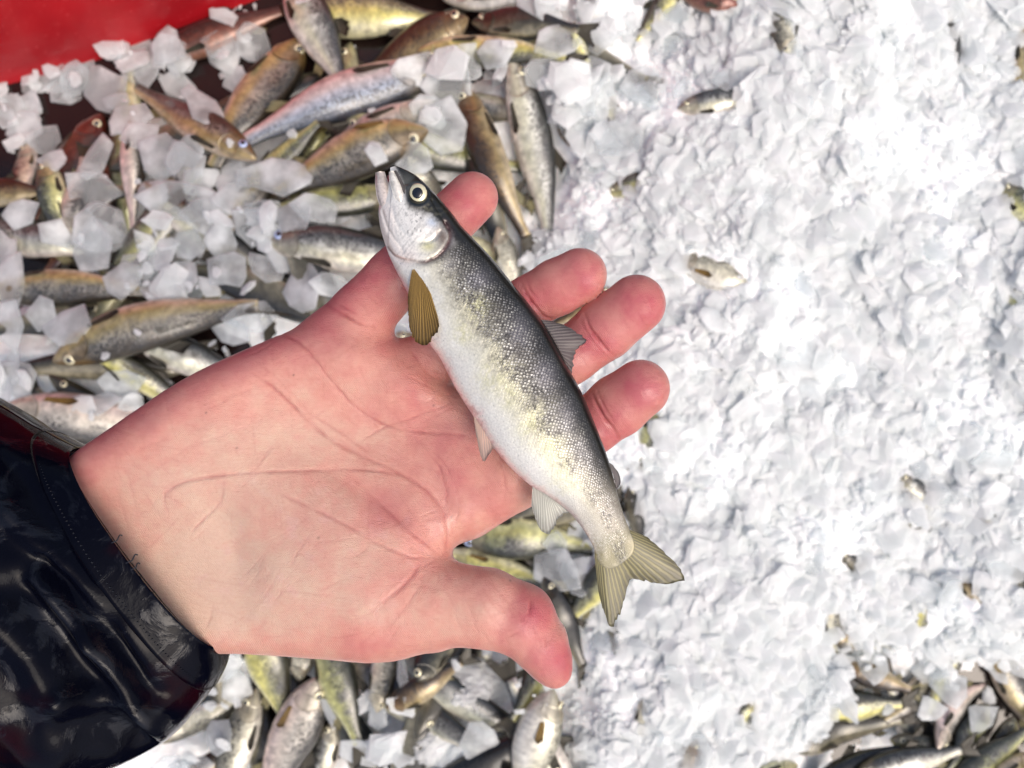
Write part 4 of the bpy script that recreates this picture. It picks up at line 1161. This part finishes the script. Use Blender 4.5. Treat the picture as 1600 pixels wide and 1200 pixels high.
# skin colour: fingers, edges and joints carry more blood, ball of the thumb is pale
n1 = fbm(px/34, py/34, 4.4); n2 = fbm(px/9, py/9, 2.2, 3)
tips = np.zeros(nv)
for (cx, cy, s_) in [(735,315,62),(690,360,60),(905,432,70),(845,462,70),(995,478,75),(930,530,70),(1000,608,75),(940,660,70),(862,1030,58),(835,960,50)]:
    tips = np.maximum(tips, np.exp(-((px-cx)**2+(py-cy)**2)/(s_*s_)))
edge = np.exp(-(poly_dist(px, py, [(118,708),(200,652),(265,608),(330,571),(420,531),(500,495),(606,400)])/48)**2)
red = .42 + .62*tips + .50*edge + .28*G(650, 540, 110, 90) + .34*G(720, 740, 120, 60, 1.0) + .30*G(610, 800, 60, 36, .8) + .04*G(820, 940, 40, 60) + .22*G(590, 1000, 60, 30) + .16*G(480, 1010, 260, 24)
red += .22*G(640, 900, 40, 30, -.8) - .34*G(300, 860, 120, 180) - .28*G(420, 930, 170, 100) - .18*G(450, 700, 120, 70) - .12*G(770, 960, 40, 30)
red = np.clip(red + (n1-.5)*.60 + (n2-.5)*.22, 0, 1.15)[:, None]
pale, mid, blood = np.array([.63, .425, .325]), np.array([.62, .295, .235]), np.array([.51, .150, .150])
skc = np.where(red < .5, pale + (mid-pale)*red*2, mid + (blood-mid)*(red-.5)*2)
skc = skc*(1-crease[:, None]*np.array([.20, .40, .36]))
mott = smooth(.60, .75, fbm(px/22, py/22, 7.7, 3))[:, None]*G(480, 850, 230, 130)[:, None]
skc = skc*(1-mott*.25) + np.array([.66, .40, .40])*mott*.25
for (sx, sy) in [(458,586),(678,633),(706,810),(796,909),(323,645),(500,840),(370,700)]:      # tiny moles and specks
    m_ = np.exp(-((px-sx)**2+(py-sy)**2)/2.6)[:, None]; skc = skc*(1-m_*.75) + np.array([.10, .03, .02])*m_*.75
vattr(me2, "pig", skc, 'FLOAT_COLOR')
me2.polygons.foreach_set("use_smooth", np.ones(len(me2.polygons), bool))

t = NT("skin")
pig = t.attr("pig").outputs["Color"]
pos = t.n("NewGeometry").outputs["Position"]
f1 = t.n("TexNoise", {"Vector": pos, "Scale": 900.0, "Detail": 4.0, "Roughness": .65}).outputs[0]
f2 = t.n("TexVoronoi", {"Vector": pos, "Scale": 1500.0}, feature='DISTANCE_TO_EDGE').outputs[0]
rot = t.n("Mapping", {"Vector": pos, "Rotation": (0, 0, .6)})
rid = t.n("TexWave", {"Vector": rot.outputs[0], "Scale": 620.0, "Distortion": 9.0, "Detail": 2.0, "Detail Scale": .12}).outputs[1]
str_ = t.n("TexNoise", {"Vector": t.n("Mapping", {"Vector": pos, "Rotation": (0, 0, .55), "Scale": (1.0, 5.0, 1.0)}).outputs[0], "Scale": 220.0, "Detail": 5.0, "Roughness": .7}).outputs[0]
h = t.math('ADD', t.math('ADD', t.math('MULTIPLY', f1, .5), t.math('MULTIPLY', t.ramp01(f2, 0, .25), .25)), t.math('ADD', t.math('MULTIPLY', rid, .35), t.math('MULTIPLY', str_, .9)))
wp = t.n("VectorMath", {0: pos, 1: t.n("VectorMath", {0: t.n("TexNoise", {"Vector": pos, "Scale": 160.0, "Detail": 2.0}).outputs[1], 1: (.004, .004, .004)}, operation='MULTIPLY').outputs[0]}, operation='ADD').outputs[0]
mp = t.n("Mapping", {"Vector": wp, "Rotation": (0, 0, .5), "Scale": (1.0, 2.2, 1.0)}).outputs[0]
l1 = t.ramp01(t.n("TexVoronoi", {"Vector": mp, "Scale": 170.0}, feature='DISTANCE_TO_EDGE').outputs[0], .0, .045)
mp2 = t.n("Mapping", {"Vector": wp, "Rotation": (0, 0, -.7), "Scale": (1.0, 1.8, 1.0)}).outputs[0]
l2 = t.ramp01(t.n("TexVoronoi", {"Vector": mp2, "Scale": 420.0}, feature='DISTANCE_TO_EDGE').outputs[0], .0, .08)
where = t.ramp01(t.n("TexNoise", {"Vector": pos, "Scale": 45.0}).outputs[0], .40, .62)
l1 = t.math('SUBTRACT', 1.0, t.math('MULTIPLY', t.math('SUBTRACT', 1.0, l1), where))
h = t.math('ADD', h, t.math('ADD', t.math('MULTIPLY', l1, .28), t.math('MULTIPLY', l2, .30)))
bump = t.n("Bump", {"Height": h, "Strength": .75, "Distance": .00026})
f1m = t.math('ADD', t.math('ADD', t.math('MULTIPLY', t.math('ADD', f1, str_), .28), t.math('ADD', t.math('MULTIPLY', l1, .03), t.math('MULTIPLY', l2, .03))), .66)
col = t.mix(1.0, pig, t.n("CombineColor", {0: t.math('ADD', t.math('MULTIPLY', f1m, .5), .5), 1: f1m, 2: f1m}).outputs[0], 'MULTIPLY')
M_SKIN = t.out(t.n("BsdfPrincipled", {"Base Color": col, "Roughness": t.math('ADD', t.math('MULTIPLY', f1, .22), .36), "Normal": bump,
      "Subsurface Weight": .25, "Subsurface Radius": (1.0, .35, .2), "Subsurface Scale": .003, "Coat Weight": t.math('MULTIPLY', t.ramp01(t.n("TexNoise", {"Vector": pos, "Scale": 60.0, "Detail": 3.0}).outputs[0], .35, .75), .6), "Coat Roughness": .2, "Specular IOR Level": .42}))
person = bpy.data.objects.new("person", None); COL.objects.link(person)
person["label"] = "open right hand, palm up, in a wet navy waterproof sleeve, holding the nearest fish"
person["category"] = "person"
me2.name = "hand"
link("hand", me2, M_SKIN, person)
# thumb nail, on the far side of the tip
P = []
for a in np.linspace(-1, 1, 11):
    row = []
    for b in np.linspace(0, 1, 9):
        cx, cy = 846 + 16*b, 1004 + 40*b
        ox, oy = a*22*(1-.25*b*b)*(-.85), a*22*(1-.25*b*b)*.5
        row.append(at(cx+ox, cy+oy, .3365 + .0028*(a*a) + .0012*b))
    P.append(row)
M_NAIL = mat_simple("nail", (.80, .52, .47), .25, .3)
link("thumb_nail", grid_thick("thumb_nail", np.array(P), .0005), M_NAIL, person)

# ------------------------------------------------------------------ the wet sleeve
t = NT("wet_navy_pvc")
tc = t.n("NewGeometry").outputs["Position"]
a1 = t.n("TexNoise", {"Vector": tc, "Scale": 75.0, "Detail": 6.0, "Roughness": .62, "Distortion": .6}).outputs[0]
a2 = t.n("TexNoise", {"Vector": tc, "Scale": 34.0, "Detail": 3.0}).outputs[0]
a3 = t.n("TexNoise", {"Vector": tc, "Scale": 900.0, "Detail": 3.0}).outputs[0]
wet = t.ramp01(a1, .52, .62)
c = t.mix(t.ramp01(a2, .58, .74), rgba((.0016, .002, .0055)), rgba((.010, .0015, .0035)))
c = t.mix(t.math('MULTIPLY', wet, .6), c, rgba((.005, .006, .011)))
bump = t.n("Bump", {"Height": t.math('ADD', t.math('MULTIPLY', wet, .2), t.math('ADD', t.math('MULTIPLY', a1, .8), t.math('MULTIPLY', a3, .05))), "Strength": .35, "Distance": .0009})
M_PVC = t.out(t.n("BsdfPrincipled", {"Base Color": c, "Roughness": t.math('ADD', t.math('MULTIPLY', wet, .20), .06), "Normal": bump, "Specular IOR Level": t.math('ADD', .08, t.math('MULTIPLY', wet, .22))}))
SL = [(118,704,345,1007),(86,688,341,1052),(44,664,304,1108),(0,637,262,1152),(-60,606,196,1186),(-130,576,120,1212),(-220,540,30,1260),(-360,480,-90,1360)]
Ls = resample([at(a, b, .337) for a, b, _, _ in SL], 90); Rs = resample([at(c_, d_, .337) for _, _, c_, d_ in SL], 90)
seam_u = .155
def sleeve_surface(n0, n1, m, inset=0.0):
    k = np.arange(n0, n1); A = np.linspace(0, 2*math.pi, m, endpoint=False)
    U, Ag = np.meshgrid(k/89, A, indexing='ij')
    Lp, Rp = Ls[k][:, None], Rs[k][:, None]
    c = (Lp+Rp)/2; w = (Lp-Rp)/2; wl = np.linalg.norm(w, axis=-1, keepdims=True)
    hz = .0225 + .016*smooth(0, .5, U)
    P = c + w*(1-inset/wl)*np.cos(Ag)[..., None]
    P[..., 2] = .336 + (hz-inset)*np.sign(np.sin(Ag))*np.abs(np.sin(Ag))**.85
    ax = (Ls[0]+Rs[0])/2 - (Ls[20]+Rs[20])/2; ax /= np.linalg.norm(ax)
    P = P + ax*(.0042*np.clip(np.sin(Ag), 0, 1)*(1-smooth(0, .2, U)))[..., None]
    return P, U, Ag
FOLDS = [  # ridge (+) and valley (-) lines in photo pixels: points, height mm, width px
 ([(60,905),(95,945),(140,1000),(190,1060),(235,1120),(262,1150)], 5.0, 13), ([(40,930),(90,1010),(150,1090),(205,1140),(250,1160)], -6.5, 22),
 ([(70,885),(120,930),(165,990),(205,1040),(240,1085)], -5.0, 13), ([(20,800),(70,850),(125,905),(150,970),(150,1000)], 4.0, 14), ([(-20,870),(40,930),(80,1010),(110,1080)], 2.0, 20),
 ([(105,1095),(160,1098),(215,1120),(262,1152)], 5.0, 12), ([(110,1130),(160,1150),(200,1160)], -3.0, 14), ([(0,960),(60,1040),(90,1130),(100,1200)], 3.5, 20),
 ([(-60,700),(40,760),(120,830),(180,900)], 1.6, 22), ([(200,980),(225,1040),(262,1120)], 2.5, 10), ([(0,720),(60,770),(100,820)], -2.0, 12), ([(-40,1080),(30,1150),(60,1210)], 4, 24)]
def add_folds(P, amp=1.0):
    px, py = px_of(P)
    z = 0
    for pts, hh, wd in FOLDS:
        d = poly_dist(px, py, resample(pts, 30)); z = z + hh*.8*np.exp(-(d/(wd*1.5))**2)
    z = z + 2.5*(fbm(px/70, py/70, 6.1)-.5) + .25*(fbm(px/16, py/16, 2.1)-.5)
    return z/1000*amp, px, py
n0 = 9
P, U, Ag = sleeve_surface(n0, 90, 200)
zz, _, _ = add_folds(P); topm = smooth(-.1, .5, np.sin(Ag))*smooth(n0/89, n0/89+.06, U)
P[..., 2] += zz*topm
P0 = P
V = P.reshape(-1, 3); 
sl_ = link("jacket_sleeve", grid_thick("jacket_sleeve", np.concatenate([P, P[:, :1]], 1), .0009), M_PVC, person)
P, U, Ag = sleeve_surface(0, n0+2, 200)
zz, _, _ = add_folds(P, .22); P[..., 2] += zz*1.6*smooth(-.1, .5, np.sin(Ag)) + .0012*np.clip(np.sin(Ag)*3, -1, 1)
link("cuff", grid_thick("cuff", np.concatenate([P, P[:, :1]], 1), .0016), M_PVC, sl_)
# inside face of the cuff turned in, and the row of stitches
M_THREAD = mat_simple("navy_thread", (.012, .014, .022), .6)
def tube(name, pts, r, mat, parent, seg=6):
    pts = np.array(pts, float); n = len(pts)
    tg = np.gradient(pts, axis=0); tg /= np.linalg.norm(tg, axis=1, keepdims=True)+1e-12
    a_ = np.cross(tg, [0, 0, 1.0]); a_ /= np.linalg.norm(a_, axis=1, keepdims=True)+1e-9; b_ = np.cross(tg, a_)
    an = np.linspace(0, 2*math.pi, seg, endpoint=False)
    P = pts[:, None] + r*(a_[:, None]*np.cos(an)[None, :, None] + b_[:, None]*np.sin(an)[None, :, None])
    return link(name, mesh_np(name, P.reshape(-1, 3), grid_faces(n, seg, True)), mat, parent)
st = P[-3]; V, Fq = [], []
up_i = [i for i in range(200) if math.sin(Ag[0, i]) > -.2]
up_i.sort(key=lambda i: (Ag[0, i]+.3) % (2*math.pi))
for a, b in zip(up_i[:-1:1], up_i[1::1]):
    p, q = st[a], st[b]
    p1 = p + (q-p)*.12; q1 = p + (q-p)*.80
    dz = np.array([0, 0, .0009]); s2 = np.cross(q-p, [0, 0, 1]); s2 = s2/(np.linalg.norm(s2)+1e-9)*.00035
    o_ = len(V); V += [p1-s2+dz*.4, p1+s2+dz*.4, q1+s2+dz*.4, q1-s2+dz*.4, (p1+q1)/2-s2*.5+dz*1.4, (p1+q1)/2+s2*.5+dz*1.4]
    Fq += [(o_, o_+1, o_+5, o_+4), (o_+4, o_+5, o_+2, o_+3)]
stm = bpy.data.meshes.new("stitching"); stm.from_pydata([tuple(v) for v in V], [], Fq); stm.update()
ob = link("stitching", stm, M_THREAD, sl_); ob["kind"] = "stuff"
rx_, ry_ = px_of(P[0])
for (a, b, dx, dy) in [(222,812,8,-10),(248,842,9,-11),(344,1008,13,7),(257,850,5,-8)]:
    d_ = np.hypot(rx_-a, ry_-b) + 1e3*(np.sin(Ag[0]) < 0); k_ = int(np.argmin(d_)); a, b = rx_[k_], ry_[k_]; zz_ = P[0, k_, 2]
    pts = [at(a-6, b+3, zz_+.0006), at(a, b, zz_+.0012), at(a+dx*.5, b+dy*.2, zz_+.0010), at(a+dx, b+dy, zz_), at(a+dx*1.1+3, b+dy*1.1+2, zz_-.0006)]
    tube("loose_thread", resample(pts, 14), .00022, M_THREAD, sl_, 5)

# ------------------------------------------------------------------ the held fish
DOR = [(612,266),(622,264),(640,271),(656,281),(674,298),(690,315),(707,335),(722,355),(744,378),(765,400),(786,425),(806,450),(828,477),(848,503),(868,537),(886,571),(900,596),(912,620),(924,648),(936,678),(945,702),(953,726),(960,752),(966,776),(972,796),(979,816),(986,832),(991,846),(991,858),(985,869),(976,877)]
VEN = [(612,270),(611,284),(601,306),(594,328),(595,352),(601,376),(609,400),(618,420),(628,440),(639,462),(648,486),(657,512),(672,538),(689,562),(705,594),(723,625),(746,660),(770,698),(798,731),(828,758),(852,772),(874,788),(892,803),(906,820),(918,838),(926,852),(930,864),(935,877),(943,886),(955,889),(966,885)]
HZ = .3570
n = 220
D_ = resample([at(a, b, HZ) for a, b in DOR], n); V_ = resample([at(a, b, HZ) for a, b in VEN], n)
u = np.linspace(0, 1, n)
c = (D_+V_)/2; w = (D_-V_)/2
wl = np.linalg.norm(w, axis=1)
th = np.interp(u, [0, .03, .08, .16, .26, .4, .55, .7, .82, .87, .91, .95, 1], [.10, .36, .50, .56, .56, .54, .53, .52, .46, .32, .16, .08, .04])*wl
c[:, 2] = HZ + np.interp(u, [0, .1, .3, .6, .8, 1], [.003, .002, .0005, 0, -.0002, .0001])
HF_ = Fish(c, w, th)
GILL = [(606,386),(616,398),(628,404),(646,407),(664,408),(682,400),(694,388),(702,373),(701,361),(694,350)]
CHEEK = [(608,300),(616,330),(622,352),(630,372),(644,388),(662,396)]
def hero_disp(P, U, A):
    px, py = px_of(P); topm = smooth(-.05, .35, np.sin(A))
    d = poly_dist(px, py, resample(GILL, 60))
    inn = inside(px, py, GILL + [(660,290),(612,290)])
    z = np.where(inn, .12*np.exp(-(d/9)**2)*smooth(0, 3, d) + .34*smooth(0, 7, d), -1.1*np.exp(-(d/5)**2))
    z = z*smooth(.30, .18, U)
    d2 = poly_dist(px, py, resample([(612,322),(618,345),(632,366),(652,378),(674,376),(688,362)], 40)); z = z - .35*np.exp(-(d2/3)**2)
    d3 = poly_dist(px, py, resample([(597,330),(604,352),(612,368),(622,380),(630,392)], 30)); z = z - .4*np.exp(-(d3/2.4)**2)
    for k_ in range(5):      # thin throat folds
        o_ = 7*k_; d4 = poly_dist(px, py, resample([(612+o_*.6, 338+o_*.2), (611+o_, 362+o_*.4), (622+o_, 382+o_*.35), (640+o_, 396)], 30)); z = z - .12*np.exp(-(d4/1.6)**2)
    e = np.hypot(px-653, py-303); z = z - .9*np.exp(-(e/15)**6) + .35*np.exp(-((e-19)/4)**2)
    z = z + .35*(fbm(px/30, py/30, 3)-.5)
    Q = P.copy(); Q[..., 2] += z*topm/1000
    return Q
def hero_color(U, v, P):
    px, py = px_of(P)
    tt = (1-np.cos(v*math.pi))/2
    nz = fbm(px/16, py/16, 5.5); nf = fbm(px/5, py/5, 8.5, 3); nb = fbm(px/45, py/45, 2.5, 3)
    ts = tt + (nz-.5)*.16 + (nf-.5)*.10
    x = [0, .10, .21, .34, .45, .54, .63, .76, .90, .97, 1.0]
    pal = np.array([(.010,.009,.009),(.016,.015,.013),(.032,.030,.026),(.085,.080,.066),(.25,.24,.19),(.46,.44,.34),(.66,.64,.53),(.78,.77,.70),(.80,.77,.71),(.80,.66,.62),(.62,.42,.40)])
    c = np.stack([np.interp(ts, x, pal[:, k]) for k in range(3)], -1)
    # olive-yellow blotches low on the flank
    for (bx, by, sx, sy) in [(722,520,20,26),(770,588,26,34),(745,480,16,22),(832,662,28,34),(880,742,22,30),(795,620,14,20),(862,700,16,20)]:
        b = np.exp(-(((px-bx)/sx)**2+((py-by)/sy)**2))*smooth(.34, .6, nf*.5+nz*.5)
        c = c*(1-b[..., None]*.75) + np.array([.50, .49, .27])*b[..., None]*.75
    # violet sheen and dark clouds along the middle of the side
    for (bx, by, sx, sy) in [(745,440,20,20),(808,520,20,28),(850,590,18,26),(880,655,16,26),(905,715,14,26),(700,415,14,14)]:
        b = np.exp(-(((px-bx)/sx)**2+((py-by)/sy)**2))
        c = c*(1-b[..., None]*.35) + np.array([.28, .27, .32])*b[..., None]*.35
    dk = smooth(.52, .62, fbm(px/9+40, py/9, 1.5, 3))*np.exp(-((tt-.40)/.16)**2)*smooth(.24, .3, U)*.88
    c = c*(1-dk[..., None]) + np.array([.06, .055, .05])*dk[..., None]
    # lateral line
    # tail root: greyer, scales close-set
    tr = smooth(.76, .88, U)[..., None]; c = c*(1-tr*.7) + np.array([.24, .215, .17])*tr*.7
    te = smooth(.885, .955, U + (nf-.5)*.04)[..., None]; c = c*(1-te) + np.array([.19, .17, .09])*te
    # head
    hd = smooth(.245, .205, U)
    e = np.hypot(px-653, py-303)
    line = resample([(618,262),(628,286),(636,308),(640,322),(652,330),(668,334),(684,346),(698,358),(712,376),(726,400),(740,425)], 60)
    poly = list(map(tuple, line)) + [(800,430),(790,340),(680,230),(618,240)]
    dd = poly_dist(px, py, line); inn = inside(px, py, poly)
    sd_ = np.where(inn, dd, -dd) + (nf-.5)*8
    dark = smooth(-8, 6, sd_+(nz-.5)*10)
    hc = np.array([.86, .84, .79])*(.86+.25*nz)[..., None]
    low = smooth(26, 0, poly_dist(px, py, resample([(600,330),(604,370),(616,398),(640,406)], 30)))
    hc = hc*(1-low[..., None]*.5) + np.array([.80, .66, .60])*low[..., None]*.5
    og = np.exp(-(((px-670)/14)**2+((py-385)/10)**2))[..., None]*.8; hc = hc*(1-og) + np.array([.52, .50, .22])*og
    stk = smooth(.52, .62, fbm((px*.8+py*.6)/3.2, (px*.6-py*.8)/16, 4.2, 3))[..., None]*smooth(600, 640, px)[..., None]
    hc = hc*(1-stk*.22)
    frk = smooth(.66, .74, fbm(px/3.5, py/3.5, 12.2, 2))[..., None]*np.exp(-((px-655)**2+(py-345)**2)/900)[..., None]; hc = hc*(1-frk*.7)
    bl = np.exp(-(((px-676)/9)**2+((py-347)/8)**2))[..., None]*.55; hc = hc*(1-bl) + np.array([.30, .42, .62])*bl
    br = np.exp(-(((px-692)/11)**2+((py-370)/18)**2))[..., None]*.85; hc = hc*(1-br) + np.array([.10, .055, .03])*br
    dc = np.array([.018, .018, .016]) + .10*smooth(.5, .7, nf)[..., None]*np.array([.8, .75, .5])*np.exp(-((px-672)**2+(py-328)**2)/500)[..., None]
    dc = dc + np.array([.10,.10,.085])*np.exp(-((px-634)**2+(py-285)**2)/160)[..., None]
    hc = hc*(1-dark[..., None]) + dc*dark[..., None]
    ring = np.exp(-((e-17.5)/3.2)**2)[..., None]*.85; hc = hc*(1-ring) + np.array([.02, .025, .03])*ring
    c = c*(1-hd[..., None]) + hc*hd[..., None]
    g = poly_dist(px, py, resample(GILL, 60)); inn = inside(px, py, GILL + [(660,290),(612,290)])
    sl = np.exp(-(g/np.where(inn, 1.6, 6.0))**2)*smooth(640, 668, px)*(1-dark*.3)
    c = c*(1-sl[..., None]*.92) + np.array([.07, .02, .025])*sl[..., None]*.92
    sl = np.exp(-(g/1.6)**2)*smooth(668, 640, px); c = c*(1-sl[..., None]*.6) + np.array([.20, .10, .09])*sl[..., None]*.6
    body = smooth(.225, .26, U)*np.where(inn, 0, 1)
    scl = body*(smooth(.03, .30, tt)*smooth(.66, .42, tt)*.95 + smooth(.5, .7, tt)*.34)
    scl = np.clip(scl*(.45+1.0*nb) + smooth(.80, .87, U)*.55*(1-smooth(.91, .97, U)), 0, 1)
    spk = body*smooth(.20, .32, tt)*smooth(.66, .46, tt)*smooth(.40, .60, fbm(px/13, py/13, 11))*.85
    return c, scl, spk
def hpart(nm, me, mat, **k): return link(nm, me, mat, hero, **k)
hero = bpy.data.objects.new("fish", None); COL.objects.link(hero)
hero["label"] = "small silver fish with dark scaly back lying across the open palm"
hero["category"] = "fish"
hpart("body", HF_.body_mesh("held_fish_body", 420, 180, hero_color, 0, hero_disp), M_HERO)
def top_z(px_, py_):
    q = HF_.c; d = np.hypot(*(np.array(px_of(q)) - np.array([[px_], [py_]])))
    i = int(np.argmin(d)); wv = HF_.w[i]; p = np.array(at(px_, py_, HZ))
    f = np.dot((p-q[i])[:2], wv[:2])/(np.linalg.norm(wv[:2])**2)
    return float(q[i][2] + HF_.th[i]*math.sqrt(max(0, 1-min(1, abs(f))**2)))
def colored(me, base, scl=0.0, jit=.12):
    nvv = len(me.vertices); co = np.zeros(nvv*3, np.float32); me.vertices.foreach_get("co", co); co = co.reshape(-1, 3)
    q = fbm(co[:, 0]*900, co[:, 1]*900, 3, 3)[:, None]
    vattr(me, "pig", np.array(base)[None]*(1-jit+2*jit*q), 'FLOAT_COLOR'); vattr(me, "scl", np.full(nvv, scl)); vattr(me, "spk", np.zeros(nvv))
    vattr(me, "fuv", co, 'FLOAT_VECTOR'); return me
# eye
ez = top_z(653, 303) - .0004
eye = link("eye", ellipsoid("held_fish_eye", (.00300, .00315, .0014), 32, 16), M_EYE, hero); eye.location = at(652, 303, ez); eye.rotation_euler = (0, R(-8), 0)
pu = link("pupil", ellipsoid("held_fish_pupil", (.00168, .00172, .0006), 28, 12), M_PUP, eye); pu.location = (.0003, 0, .00105)
# jaws
def blade(nm, spine, widths, zs, thick, col, n=26, m=9, dome=.0008):
    S = resample(spine, n); wv = np.interp(np.linspace(0, 1, n), np.linspace(0, 1, len(widths)), widths)
    zv = np.interp(np.linspace(0, 1, n), np.linspace(0, 1, len(zs)), zs)
    tg = np.gradient(S, axis=0); tg /= np.linalg.norm(tg, axis=1, keepdims=True); nr = np.stack([-tg[:, 1], tg[:, 0]], 1)
    P = np.array([[at(*(S[i] + nr[i]*wv[i]*b/2), zv[i] + dome*(1-b*b)) for b in np.linspace(-1, 1, m)] for i in range(n)])
    return hpart(nm, colored(grid_thick(nm, P, thick), col), M_FISH)
zt = top_z(622, 300)
blade("upper_jaw", [(612,268),(615,280),(620,294),(624,307),(627,319)], [5, 11, 14, 15, 7], [zt-.0004, zt+.0003, zt+.0006, zt+.0006, zt+.0002], .0007, (.84, .80, .72))
blade("jaw_edge", [(617,267),(624,280),(630,294),(633,308),(629,321)], [3, 3.5, 3.5, 4, 3], [zt-.0006, zt+.0003, zt+.0005, zt+.0004, zt], .0004, (.10, .085, .08))
blade("lower_jaw", [(594,270),(596,284),(599,300),(603,318),(607,336)], [2, 9, 12, 9, 2], [HZ+.0022, HZ+.0026, HZ+.0028, HZ+.0030, HZ+.0020], .0024, (.66, .58, .53), dome=.0012)
blade("mouth_lining", [(610,274),(609,292),(607,310),(607,326)], [3, 6, 7, 4], [HZ+.001, HZ+.0015, HZ+.0025, HZ+.004], .001, (.50, .22, .24))
# fins
def hfin(nm, base, tip, zb, zt_, mat, n=34, m=14, jag=.00028, thick=.00035, curl=0, seed=1, follow=False):
    me = fin_mesh(nm, [at(a, b, zb) for a, b in base], [at(a, b, zt_) for a, b in tip], n=n, m=m, jag=jag, thick=thick, curl=curl, seed=seed)
    return hpart(nm, me, mat)
zp = top_z(668, 470)
hfin("pectoral_fin", [(644,422),(650,420),(657,422),(664,430)], [(638,462),(638,490),(641,515),(648,531),(658,540),(668,538),(677,526),(686,514),(684,498)], zp+.0004, zp+.0014, M_FIN_G, seed=4)
hfin("pelvic_fin", [(739,630),(750,640),(764,652)], [(744,676),(749,702),(756,721),(766,708),(774,694),(778,680)], HZ+.0022, HZ+.0016, M_FIN_P, n=20, m=10, seed=6)
hfin("anal_fin", [(833,756),(845,765),(858,775),(868,783)], [(831,792),(838,815),(852,833),(864,826),(873,809),(890,800),(893,801)], HZ, HZ-.001, M_FIN_W, n=26, m=10, seed=8)
hfin("dorsal_fin", [(845,500),(858,520),(870,541),(884,569)], [(862,502),(884,510),(904,521),(914,534),(905,541),(898,549),(895,566),(892,588)], HZ+.002, HZ-.0005, M_FIN_S, n=28, m=12, seed=9)
hfin("adipose_fin", [(950,722),(956,736),(961,752)], [(958,728),(967,740),(969,756),(962,766)], HZ, HZ, M_FIN_S, n=12, m=8, jag=.0001, seed=10)
hfin("tail_fin", [(929,862),(936,868),(946,870),(958,868),(969,861),(978,852),(985,842),(984,828)],
     [(936,925),(946,962),(956,980),(966,962),(974,938),(980,918),(986,905),(997,906),(1012,908),(1038,913),(1066,905),(1062,889),(1040,865),(1008,838)], HZ+.0001, HZ-.003, M_FIN_O, n=56, m=18, jag=.00045, seed=12)
